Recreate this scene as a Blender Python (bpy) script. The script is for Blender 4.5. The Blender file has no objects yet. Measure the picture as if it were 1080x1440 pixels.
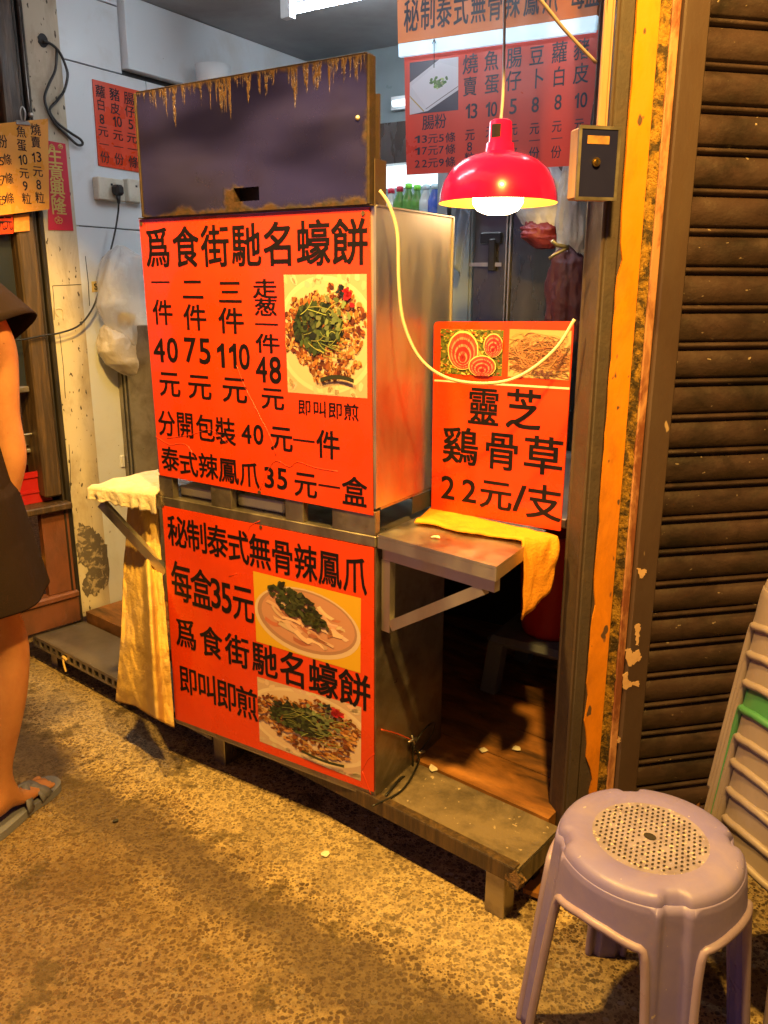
import bpy, math, random
from mathutils import Vector, Matrix, noise
random.seed(7)
S = bpy.context.scene
COL = S.collection
PI = math.pi
rad = math.radians

# ------------------------------------------------------------------ camera
CAM_H, CAM_F, CAM_P, CAM_R = 1.3, 1157.5, rad(15.25), 0.00308
cam_d = bpy.data.cameras.new('camera'); cam = bpy.data.objects.new('camera', cam_d); COL.objects.link(cam)
cam_d.sensor_fit = 'VERTICAL'; cam_d.sensor_height = 36.0; cam_d.lens = 36.0 * CAM_F / 1440
cam_d.clip_start = 0.02; cam_d.clip_end = 200
cp, sp = math.cos(CAM_P), math.sin(CAM_P); cr, sr = math.cos(CAM_R), math.sin(CAM_R)
_r0, _d0 = Vector((1, 0, 0)), Vector((0, -sp, -cp))
C_RIGHT = cr * _r0 - sr * _d0
C_DOWN = sr * _r0 + cr * _d0
C_FWD = Vector((0, cp, -sp))
cam.matrix_world = Matrix(((C_RIGHT.x, -C_DOWN.x, -C_FWD.x, 0), (C_RIGHT.y, -C_DOWN.y, -C_FWD.y, 0),
                           (C_RIGHT.z, -C_DOWN.z, -C_FWD.z, CAM_H), (0, 0, 0, 1)))
S.camera = cam
EYE = Vector((0, 0, CAM_H))
S.view_settings.view_transform = 'Standard'; S.view_settings.look = 'None'
S.view_settings.exposure = 0.0; S.view_settings.gamma = 1.0
S.cycles.use_denoising = True
S.cycles.max_bounces = 8
S.cycles.sample_clamp_indirect = 6.0

# ------------------------------------------------------------------ night world and street lamp
W = bpy.data.worlds.new('World'); S.world = W; W.use_nodes = True
bg = W.node_tree.nodes['Background']
bg.inputs[1].default_value = 0.15
_nt = W.node_tree; _tc = _nt.nodes.new('ShaderNodeTexCoord'); _dot = _nt.nodes.new('ShaderNodeVectorMath'); _dot.operation = 'DOT_PRODUCT'
_nt.links.new(_tc.outputs['Generated'], _dot.inputs[0]); _dot.inputs[1].default_value = (-.93, -.32, .18)
_rg = _nt.nodes.new('ShaderNodeMapRange'); _rg.interpolation_type = 'SMOOTHSTEP'; _rg.inputs[1].default_value = .72; _rg.inputs[2].default_value = 1.0
_nt.links.new(_dot.outputs['Value'], _rg.inputs[0])
_mx = _nt.nodes.new('ShaderNodeMix'); _mx.data_type = 'RGBA'; _nt.links.new(_rg.outputs[0], _mx.inputs[0])
_mx.inputs[6].default_value = (1.0, 0.47, 0.19, 1); _mx.inputs[7].default_value = (.95, .95, 2.7, 1)      # amber street glow, plus a violet lobe added to put a sheen on the hood
_nt.links.new(_mx.outputs[2], bg.inputs[0])

def lamp(name, kind, loc, power, color, size=0.1, **kw):
    d = bpy.data.lights.new(name, kind); d.energy = power; d.color = color
    if kind == 'AREA': d.size = size
    else: d.shadow_soft_size = size
    for k, v in kw.items(): setattr(d, k, v)
    o = bpy.data.objects.new(name, d); COL.objects.link(o); o.location = loc
    return o
lamp('sodium_street_lamp', 'POINT', (0.25, 0.60, 2.42), 365, (1.0, 0.565, 0.105), 0.05)
lamp('sodium_street_lamp', 'POINT', (-0.50, 1.22, 2.50), 330, (1.0, 0.565, 0.105), 0.05)

# ------------------------------------------------------------------ frames: real planes of the place
class Frame:
    def __init__(s, o, deg):
        s.o = Vector((o[0], o[1], 0)); s.a = rad(deg)
        s.x = Vector((math.cos(s.a), math.sin(s.a), 0)); s.y = Vector((-math.sin(s.a), math.cos(s.a), 0))
    def loc(s, w): d = Vector(w) - s.o; return Vector((d.dot(s.x), d.dot(s.y), w[2]))
    def world(s, l): return s.o + s.x * l[0] + s.y * l[1] + Vector((0, 0, l[2]))
CART = Frame((-0.018, 1.687), -32.3)     # local x right along the cart front, y into the shop
PLAT = Frame((0.276, 1.439), -39.7)      # the step in front of the shop
WR = Frame((0.385, 1.60), 12.3)          # pillar and shutter on the right
WL = Frame((-1.043, 2.914), 47.0)        # pillar and neighbour stall on the left
LW = Frame((-1.043, 2.914), 57.7)        # inner left wall, x into the shop
GW = Frame((0, 0), 0)
def ray(x, y): return C_RIGHT * ((x - 540) / CAM_F) + C_DOWN * ((y - 720) / CAM_F) + C_FWD
def py(fr, x, y, c=0.0):                 # point of the plane local y = c
    d = ray(x, y); e = EYE - fr.o; t = (c - e.dot(fr.y)) / d.dot(fr.y); return fr.loc(EYE + d * t)
def pxx(fr, x, y, c=0.0):
    d = ray(x, y); e = EYE - fr.o; t = (c - e.dot(fr.x)) / d.dot(fr.x); return fr.loc(EYE + d * t)
def pz(fr, x, y, z):
    d = ray(x, y); t = (z - CAM_H) / d.z; return fr.loc(EYE + d * t)

# ------------------------------------------------------------------ mesh builder
class MB:
    def __init__(s): s.v = []; s.f = []; s.m = []; s.c = []; s.sm = []
    def add(s, vs, fs, mi=0, col=None, smooth=False):
        b = len(s.v); s.v += [Vector(v) for v in vs]
        for f in fs: s.f.append([b + i for i in f]); s.m.append(mi); s.c.append(col); s.sm.append(smooth)
        return s
    def box(s, x0, x1, y0, y1, z0, z1, mi=0, bev=0.0):
        if x0 > x1: x0, x1 = x1, x0
        if y0 > y1: y0, y1 = y1, y0
        if z0 > z1: z0, z1 = z1, z0
        if bev <= 0:
            return s.add([(x0, y0, z0), (x1, y0, z0), (x1, y1, z0), (x0, y1, z0), (x0, y0, z1), (x1, y0, z1), (x1, y1, z1), (x0, y1, z1)],
                         [(0, 3, 2, 1), (4, 5, 6, 7), (0, 1, 5, 4), (1, 2, 6, 5), (2, 3, 7, 6), (3, 0, 4, 7)], mi)
        b = min(bev, (x1 - x0) / 2.1, (y1 - y0) / 2.1, (z1 - z0) / 2.1)
        vs = []; idx = {}
        for ix in (0, 1):
            for iy in (0, 1):
                for iz in (0, 1):
                    for ax in range(3):
                        p = [x0 if ix == 0 else x1, y0 if iy == 0 else y1, z0 if iz == 0 else z1]
                        sg = [1 if ix == 0 else -1, 1 if iy == 0 else -1, 1 if iz == 0 else -1]
                        for k in range(3):
                            if k != ax: p[k] += sg[k] * b
                        idx[(ix, iy, iz, ax)] = len(vs); vs.append(p)
        fs = []
        for ax in range(3):
            o = [k for k in range(3) if k != ax]
            for side in (0, 1):
                q = []
                for (a, c) in ((0, 0), (1, 0), (1, 1), (0, 1)):
                    k = [0, 0, 0]; k[ax] = side; k[o[0]] = a; k[o[1]] = c; q.append(idx[(k[0], k[1], k[2], ax)])
                fs.append(q)
        for ax in range(3):
            o = [k for k in range(3) if k != ax]
            for a in (0, 1):
                for c in (0, 1):
                    q = []
                    for (e, nax) in ((0, o[0]), (1, o[0]), (1, o[1]), (0, o[1])):
                        k = [0, 0, 0]; k[ax] = e; k[o[0]] = a; k[o[1]] = c; q.append(idx[(k[0], k[1], k[2], nax)])
                    fs.append(q)
        for ix in (0, 1):
            for iy in (0, 1):
                for iz in (0, 1): fs.append([idx[(ix, iy, iz, a)] for a in range(3)])
        return s.add(vs, fs, mi)
    def prism(s, pts, d, mi=0, closed=True):     # polygon pts (3D, planar) extruded by vector d
        d = Vector(d); n = len(pts); a = [Vector(p) for p in pts]
        fs = [list(range(n))[::-1], [n + i for i in range(n)]] + [(i, (i + 1) % n, n + (i + 1) % n, n + i) for i in range(n)]
        return s.add(a + [p + d for p in a], fs, mi)
    def bar(s, a, b, w, h, up=(0, 0, 1), mi=0):  # rectangular bar between two points
        a, b = Vector(a), Vector(b); t = (b - a).normalized(); u = Vector(up)
        r = t.cross(u).normalized() * w / 2; q = r.cross(t).normalized() * h / 2
        return s.prism([a + r + q, a - r + q, a - r - q, a + r - q], b - a, mi)
    def tube(s, pts, r, n=8, mi=0, cap=True, spl=0):
        P = [Vector(p) for p in pts]
        if spl and len(P) > 2: P = spline(P, spl)
        R = r if callable(r) else (lambda t: r)
        vs = []; fs = []; k = len(P); up = Vector((0.13, 0.21, 1)).normalized(); pn = None
        for i, p in enumerate(P):
            t = (P[min(i + 1, k - 1)] - P[max(i - 1, 0)]).normalized()
            if pn is None:
                pn = t.cross(up)
                if pn.length < 1e-3: pn = t.cross(Vector((1, 0, 0)))
            pn = (pn - t * pn.dot(t)).normalized(); b = t.cross(pn); rr = R(i / (k - 1))
            for j in range(n):
                a = 2 * PI * j / n; vs.append(p + (pn * math.cos(a) + b * math.sin(a)) * rr)
        for i in range(k - 1):
            for j in range(n): fs.append((i * n + j, i * n + (j + 1) % n, (i + 1) * n + (j + 1) % n, (i + 1) * n + j))
        if cap: fs += [tuple(range(n))[::-1], tuple(range((k - 1) * n, k * n))]
        return s.add(vs, fs, mi, None, True)
    def lathe(s, prof, c=(0, 0, 0), n=32, mi=0, smooth=True, cap0=False, cap1=False):
        vs = []; fs = []; c = Vector(c)
        for (r, z) in prof:
            for j in range(n): a = 2 * PI * j / n; vs.append(c + Vector((r * math.cos(a), r * math.sin(a), z)))
        for i in range(len(prof) - 1):
            for j in range(n): fs.append((i * n + j, i * n + (j + 1) % n, (i + 1) * n + (j + 1) % n, (i + 1) * n + j))
        if cap0: fs.append(tuple(range(n))[::-1])
        if cap1: fs.append(tuple(range((len(prof) - 1) * n, len(prof) * n)))
        return s.add(vs, fs, mi, None, smooth)
    def grid(s, fn, nu, nv, mi=0, smooth=True, closeu=False):
        vs = [fn(i / (nu if closeu else nu - 1), j / (nv - 1)) for j in range(nv) for i in range(nu)]
        fs = []
        for j in range(nv - 1):
            for i in range(nu if closeu else nu - 1):
                i2 = (i + 1) % nu; fs.append((j * nu + i, j * nu + i2, (j + 1) * nu + i2, (j + 1) * nu + i))
        return s.add(vs, fs, mi, None, smooth)
    def mesh(s, name, mats, base=Vector((0, 0, 0))):
        me = bpy.data.meshes.new(name); me.from_pydata([v - base for v in s.v], [], s.f)
        for m in mats: me.materials.append(m)
        me.polygons.foreach_set('material_index', s.m); me.polygons.foreach_set('use_smooth', s.sm)
        if any(c is not None for c in s.c):
            ca = me.color_attributes.new('print', 'FLOAT_COLOR', 'CORNER'); data = []
            for f, c in zip(s.f, s.c): data += list((c or (1, 1, 1)) + (1,) if len(c or (1, 1, 1)) == 3 else c) * len(f)
            ca.data.foreach_set('color', data)
        me.update(); return me
def spline(P, k):
    out = []; n = len(P)
    for i in range(n - 1):
        p0, p1, p2, p3 = P[max(i - 1, 0)], P[i], P[i + 1], P[min(i + 2, n - 1)]
        for j in range(k):
            t = j / k
            out.append(0.5 * ((2 * p1) + (p2 - p0) * t + (2 * p0 - 5 * p1 + 4 * p2 - p3) * t * t + (3 * p1 - p0 - 3 * p2 + p3) * t ** 3))
    out.append(P[-1]); return out

BASES = {}
def tag(o, label=None, cat=None, group=None, kind=None):
    for k, v in (('label', label), ('category', cat), ('group', group), ('kind', kind)):
        if v: o[k] = v
    return o
def thing(name, label, cat, fr=GW, base=(0, 0, 0), group=None):      # an Empty at the thing's base
    o = bpy.data.objects.new(name, None); COL.objects.link(o); o.empty_display_size = 0.05
    o.location = fr.world(base); o.rotation_euler = (0, 0, fr.a); BASES[o.name] = Vector(base)
    return tag(o, label, cat, group)
def part(name, mb, mats, par, label=None, kind=None):
    root = par
    while root.parent: root = root.parent
    me = mb.mesh(name, mats if isinstance(mats, (list, tuple)) else [mats], BASES[root.name])
    o = bpy.data.objects.new(name, me); COL.objects.link(o); o.parent = par
    return tag(o, label, kind=kind)
def solo(name, mb, mats, label, cat, fr=GW, base=None, group=None, kind=None):   # a thing that is one mesh
    if base is None:
        n = len(mb.v); base = (sum(v.x for v in mb.v) / n, sum(v.y for v in mb.v) / n, min(v.z for v in mb.v))
    base = Vector(base); me = mb.mesh(name, mats if isinstance(mats, (list, tuple)) else [mats], base)
    o = bpy.data.objects.new(name, me); COL.objects.link(o); o.location = fr.world(base); o.rotation_euler = (0, 0, fr.a)
    BASES[o.name] = base
    return tag(o, label, cat, group, kind)
def struct(name, mb, mats, fr=GW): return solo(name, mb, mats, None, None, fr, (0, 0, 0), None, 'structure')

# ------------------------------------------------------------------ materials
def rgb(c): return (c[0], c[1], c[2], 1)
def mat(name, base, rough=0.6, metal=0.0, dirt=None, dscale=6.0, damt=0.5, dlo=0.45, dhi=0.75, stretch=(1, 1, 1),
        bump=0.0, bscale=60.0, emit=None, estr=0.0, alpha=1.0, trans=0.0, spec=0.5, fleck=None, fscale=90, fthr=0.72, rvar=0.15, sub=0.0, coat=0.0, attr=False, bdist=0.004):
    m = bpy.data.materials.new(name); m.use_nodes = True; nt = m.node_tree; N = nt.nodes; L = nt.links; b = N['Principled BSDF']
    b.inputs['Roughness'].default_value = rough; b.inputs['Metallic'].default_value = metal
    b.inputs['Specular IOR Level'].default_value = spec; b.inputs['Alpha'].default_value = alpha
    b.inputs['Transmission Weight'].default_value = trans; b.inputs['Coat Weight'].default_value = coat
    if sub: b.inputs['Subsurface Weight'].default_value = sub; b.inputs['Subsurface Radius'].default_value = (.02, .008, .004)
    if emit: b.inputs['Emission Color'].default_value = rgb(emit); b.inputs['Emission Strength'].default_value = estr
    tc = N.new('ShaderNodeTexCoord'); mp = N.new('ShaderNodeMapping'); L.new(tc.outputs['Object'], mp.inputs[0]); mp.inputs['Scale'].default_value = stretch
    cur = None
    if attr:
        a = N.new('ShaderNodeVertexColor'); a.layer_name = 'print'; cur = a.outputs[0]
    else:
        r = N.new('ShaderNodeRGB'); r.outputs[0].default_value = rgb(base); cur = r.outputs[0]
    def mixc(fac, col):
        nonlocal cur
        mx = N.new('ShaderNodeMix'); mx.data_type = 'RGBA'; L.new(fac, mx.inputs[0]); L.new(cur, mx.inputs[6]); mx.inputs[7].default_value = rgb(col); cur = mx.outputs[2]
    def nz(scale, det=5, ro=0.6, dist=0.0):
        n = N.new('ShaderNodeTexNoise'); n.inputs['Scale'].default_value = scale; n.inputs['Detail'].default_value = det
        n.inputs['Roughness'].default_value = ro; n.inputs['Distortion'].default_value = dist; L.new(mp.outputs[0], n.inputs['Vector']); return n.outputs[0]
    def rng(src, lo, hi, a=0.0, z=1.0):
        q = N.new('ShaderNodeMapRange'); q.inputs[1].default_value = lo; q.inputs[2].default_value = hi; q.inputs[3].default_value = a; q.inputs[4].default_value = z; L.new(src, q.inputs[0]); return q.outputs[0]
    if dirt:
        n1 = nz(dscale, 7, 0.65, 0.4); mixc(rng(n1, dlo, dhi, 0, damt), dirt)
    if fleck: mixc(rng(nz(fscale, 2, .5), fthr, fthr + .03), fleck)
    L.new(cur, b.inputs['Base Color'])
    if rvar: L.new(rng(nz(dscale * 2.3, 4), .3, .7, max(0.02, rough - rvar), min(1, rough + rvar)), b.inputs['Roughness'])
    if bump:
        bp = N.new('ShaderNodeBump'); bp.inputs['Strength'].default_value = bump; bp.inputs['Distance'].default_value = bdist
        L.new(nz(bscale, 6, .65), bp.inputs['Height']); L.new(bp.outputs[0], b.inputs['Normal'])
    m['_'] = 1
    return m
M = {}
M['steel'] = mat('brushed_steel', (.62, .59, .55), .45, 1.0, dirt=(.42, .36, .29), dscale=5, damt=.5, stretch=(1, 1, .25), bump=.06, bscale=30)
M['steel_dull'] = mat('dull_steel', (.36, .32, .27), .42, .9, dirt=(.10, .075, .05), dscale=9, damt=.8, bump=.12, bscale=60)
M['orange_print'] = mat('orange_sign_vinyl', (.66, .047, .004), .32, dirt=(.42, .032, .004), dscale=4, damt=.6, bump=.12, bscale=9, coat=.25, fleck=(.30, .03, .01), fscale=170, fthr=.735, rvar=.2)
M['ink'] = mat('black_lettering', (.007, .005, .008), .5, spec=.25, rvar=.05)
M['print'] = mat('printed_photo', (1, 1, 1), .35, attr=True, rvar=.05)
M['red_print'] = mat('red_menu_board', (.62, .055, .028), .4, dirt=(.45, .05, .03), dscale=3, damt=.4)
M['navy_ink'] = mat('navy_lettering', (.018, .016, .035), .45, rvar=.05)
M['orange_board'] = mat('orange_header_board', (.80, .26, .09), .5)
M['lightbox'] = mat('lit_acrylic_strip', (.7, .8, .85), .4, emit=(.50, .78, 1.0), estr=.75)
M['white_wall'] = mat('white_laminate', (.66, .70, .74), .42, dirt=(.42, .36, .28), dscale=3.5, damt=.6, dlo=.5, dhi=.8, bump=.03, bscale=20, fleck=(.12, .10, .09), fscale=40, fthr=.76)
M['seam'] = mat('dark_seam', (.03, .03, .032), .8)
M['ceil'] = mat('grey_ceiling_panel', (.30, .30, .31), .6, dirt=(.16, .14, .13), dscale=3, damt=.6)
M['plaster'] = mat('stained_cream_plaster', (.50, .44, .33), .72, dirt=(.17, .11, .05), dscale=9, damt=.85, dlo=.48, dhi=.8, stretch=(1, 1, .45), bump=.35, bscale=40, fleck=(.06, .045, .03), fscale=75, fthr=.655)
M['dark_wood'] = mat('weathered_dark_wood', (.045, .027, .016), .5, dirt=(.15, .085, .035), dscale=9, damt=.85, stretch=(6, 6, .5), bump=.5, bscale=35)
M['frame_dark'] = mat('dark_door_channel', (.025, .022, .02), .38, .3, dirt=(.09, .065, .04), dscale=8, damt=.8, stretch=(4, 4, .4))
M['red_wood'] = mat('red_brown_wood', (.16, .055, .028), .5, dirt=(.06, .03, .018), dscale=8, damt=.8, stretch=(3, 3, 1), bump=.25)
M['rust_brown'] = mat('brown_painted_steel', (.058, .036, .027), .6, dirt=(.075, .048, .032), dscale=11, damt=.7, bump=.25, bscale=90, fleck=(.035, .022, .016), fscale=110, fthr=.70)
M['frame_brown'] = mat('brown_gate_frame', (.062, .036, .029), .55, dirt=(.08, .045, .028), dscale=6, damt=.7, stretch=(1, 1, .4), bump=.2, bscale=50, fleck=(.38, .26, .16), fscale=38, fthr=.745)
M['grey_jamb'] = mat('grey_brown_jamb', (.056, .041, .036), .6, dirt=(.09, .06, .045), dscale=14, damt=.7, bump=.3, bscale=120, fleck=(.04, .028, .02), fscale=130, fthr=.66)
M['yellow_paint'] = mat('chipped_yellow_paint', (.66, .215, .003), .55, dirt=(.26, .085, .006), dscale=9, damt=.9, stretch=(1, 1, .5), bump=.2, bscale=60, fleck=(.10, .055, .03), fscale=42, fthr=.665)
M['rough_yellow'] = mat('rough_olive_mortar', (.36, .19, .02), .8, dirt=(.05, .030, .010), dscale=38, damt=.97, dlo=.44, dhi=.56, bump=.9, bscale=130, bdist=.01)
M['peach'] = mat('peeling_peach_paint', (.44, .21, .10), .6, dirt=(.17, .05, .022), dscale=16, damt=.97, dlo=.44, dhi=.56, stretch=(1, 1, .35), bump=.3, bscale=50)
M['batten'] = mat('peach_timber_batten', (.42, .23, .125), .6, dirt=(.35, .17, .08), dscale=12, damt=.6, stretch=(3, 3, .3), bump=.2, fleck=(.1, .05, .03), fscale=70, fthr=.72)
M['shutter'] = mat('brown_shutter_steel', (.060, .035, .032), .46, .1, dirt=(.016, .011, .010), dscale=7, damt=.9, dlo=.42, dhi=.66, stretch=(1, 1, 1.6), bump=.55, bscale=24, bdist=.006, fleck=(.30, .23, .18), fscale=62, fthr=.725, rvar=.2)
M['navy_metal'] = mat('dark_heat_tinted_metal', (.010, .011, .050), .45, .0, spec=.15, rvar=.1)
M['black'] = mat('black_plastic', (.014, .013, .013), .4)
M['cream_cable'] = mat('cream_cable', (.62, .50, .36), .45)
M['white_cable'] = mat('white_cable', (.62, .56, .5), .5)
M['grey_cable'] = mat('grey_cable', (.32, .26, .25), .5)
M['red_gloss'] = mat('red_lamp_enamel', (.84, .008, .11), .22, coat=.5, rvar=.03, emit=(1, .02, .06), estr=.0)
M['yellow_in'] = mat('yellow_shade_inside', (.85, .50, .05), .5)
M['bulb'] = mat('glowing_bulb', (1, 1, 1), .4, emit=(1.0, .74, .40), estr=28)
M['tube'] = mat('glowing_tube', (1, 1, 1), .4, emit=(.80, .92, 1.0), estr=64)
M['fridge_lit'] = mat('glowing_fridge_light', (1, 1, 1), .4, emit=(.75, .92, 1.0), estr=1.6)
M['floorwood'] = mat('worn_floor_boards', (.36, .15, .038), .55, dirt=(.045, .024, .012), dscale=5, damt=.93, dlo=.40, dhi=.66, stretch=(.8, 2.5, 1), bump=.3, bscale=30)
M['slab'] = mat('worn_step_board', (.17, .125, .085), .7, dirt=(.055, .04, .028), dscale=7, damt=.9, dlo=.42, dhi=.62, bump=.5, bscale=70, fleck=(.34, .26, .18), fscale=60, fthr=.68)
M['sheet'] = mat('grey_metal_sheet', (.20, .17, .15), .5, .4, dirt=(.09, .07, .055), dscale=6, damt=.8, bump=.15, bscale=20, fleck=(.5, .4, .3), fscale=30, fthr=.76)
M['towel_white'] = mat('cream_terry_towel', (.70, .62, .52), .9, bump=.9, bscale=220, dirt=(.5, .38, .2), dscale=8, damt=.6)
M['towel_yellow'] = mat('faded_yellow_towel', (.62, .40, .10), .9, dirt=(.66, .47, .26), dscale=7, damt=.8, bump=.8, bscale=150)
M['cloth_orange'] = mat('amber_dish_cloth', (.80, .32, .015), .85, dirt=(.42, .16, .012), dscale=22, damt=.6, bump=.7, bscale=170)
M['paper'] = mat('white_paper_scrap', (.72, .66, .55), .8)
M['lilac'] = mat('lilac_plastic', (.175, .15, .42), .44, dirt=(.27, .22, .36), dscale=6, damt=.8, dlo=.42, dhi=.72, bump=.12, bscale=40, fleck=(.42, .36, .40), fscale=75, fthr=.72, rvar=.2)
M['lilac_rim'] = mat('worn_lilac_bead', (.28, .22, .36), .4, dirt=(.24, .16, .26), dscale=20, damt=.7)
M['lilac_mid'] = mat('rubbed_beige_seat', (.25, .215, .33), .5, dirt=(.13, .10, .15), dscale=24, damt=.8, bump=.25, bscale=110, fleck=(.46, .38, .36), fscale=140, fthr=.62)
M['beige'] = mat('grey_beige_plastic', (.20, .16, .165), .42, dirt=(.135, .10, .10), dscale=8, damt=.6, bump=.08)
M['green'] = mat('green_plastic', (.045, .17, .075), .4, dirt=(.03, .11, .05), dscale=8, damt=.5)
M['hole'] = mat('dark_hole', (.02, .014, .014), .9)
M['skin'] = mat('skin', (.46, .21, .10), .5, dirt=(.33, .115, .055), dscale=11, damt=.7, sub=.12, bump=.15, bscale=160, fleck=(.26, .09, .05), fscale=90, fthr=.745)
M['dress'] = mat('dark_brown_fabric', (.015, .0085, .0075), .9, spec=.12, bump=.3, bscale=300, dirt=(.022, .013, .011), dscale=5, damt=.6)
M['sandal'] = mat('grey_rubber', (.14, .15, .23), .6)
M['hair'] = mat('black_hair', (.01, .008, .007), .45, stretch=(8, 8, 1), bump=.5)
M['gold'] = mat('gold_trim', (.55, .40, .10), .4, .3)
M['brass'] = mat('brass', (.6, .42, .14), .3, 1.0)
M['couplet'] = mat('crimson_paper', (.50, .008, .03), .5, dirt=(.35, .006, .02), dscale=20, damt=.5)
M['yellow_menu'] = mat('yellow_laminated_menu', (.66, .29, .04), .3, dirt=(.66, .20, .015), dscale=5, damt=.8, coat=.6)
M['red_basket'] = mat('red_plastic', (.36, .012, .012), .4)
M['dkred'] = mat('dark_red_plastic', (.50, .02, .03), .4)
M['bluegrey'] = mat('blue_grey_plastic', (.16, .18, .25), .5)
M['switch'] = mat('white_socket_plastic', (.62, .58, .48), .4, dirt=(.35, .28, .18), dscale=15, damt=.7)
M['bag'] = mat('thin_plastic_bag', (.85, .83, .80), .2, alpha=.45, spec=.7, bump=.5, bscale=14, bdist=.02)
M['bag_red'] = mat('dark_red_bag', (.060, .010, .022), .6, alpha=.9, bump=.5, bscale=30, bdist=.02)
M['white_pl'] = mat('white_plastic', (.66, .68, .70), .4)
M['blue_cloth'] = mat('blue_grey_cloth', (.15, .20, .27), .8, bump=.5, bscale=30)
M['teal_panel'] = mat('blue_grey_door_panel', (.20, .25, .27), .4, dirt=(.13, .16, .17), dscale=4, damt=.5)
M['dark_steel'] = mat('dark_fridge_steel', (.17, .165, .16), .28, .85, dirt=(.08, .07, .065), dscale=4, damt=.7, stretch=(1, 1, .3))
M['yellow_food'] = mat('yellow_fruit', (.8, .5, .03), .5)
M['charcoal'] = mat('charcoal_plastic', (.05, .05, .055), .4)
M['glass_dark'] = mat('dark_glass', (.02, .025, .035), .12, rvar=.03, spec=.7)
M['bottle_g'] = mat('green_drink', (.08, .20, .04), .2)
M['bottle_d'] = mat('cola_drink', (.03, .015, .012), .2)
M['bottle_c'] = mat('clear_drink', (.45, .5, .5), .2)
M['bottle_b'] = mat('blue_drink', (.05, .10, .40), .25)
M['cap_r'] = mat('red_cap', (.55, .02, .06), .4)
M['cap_g'] = mat('lime_cap', (.20, .65, .05), .4)
M['cap_w'] = mat('pale_cap', (.6, .75, .8), .4)
M['wire_red'] = mat('red_wire', (.6, .08, .02), .5)

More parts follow.
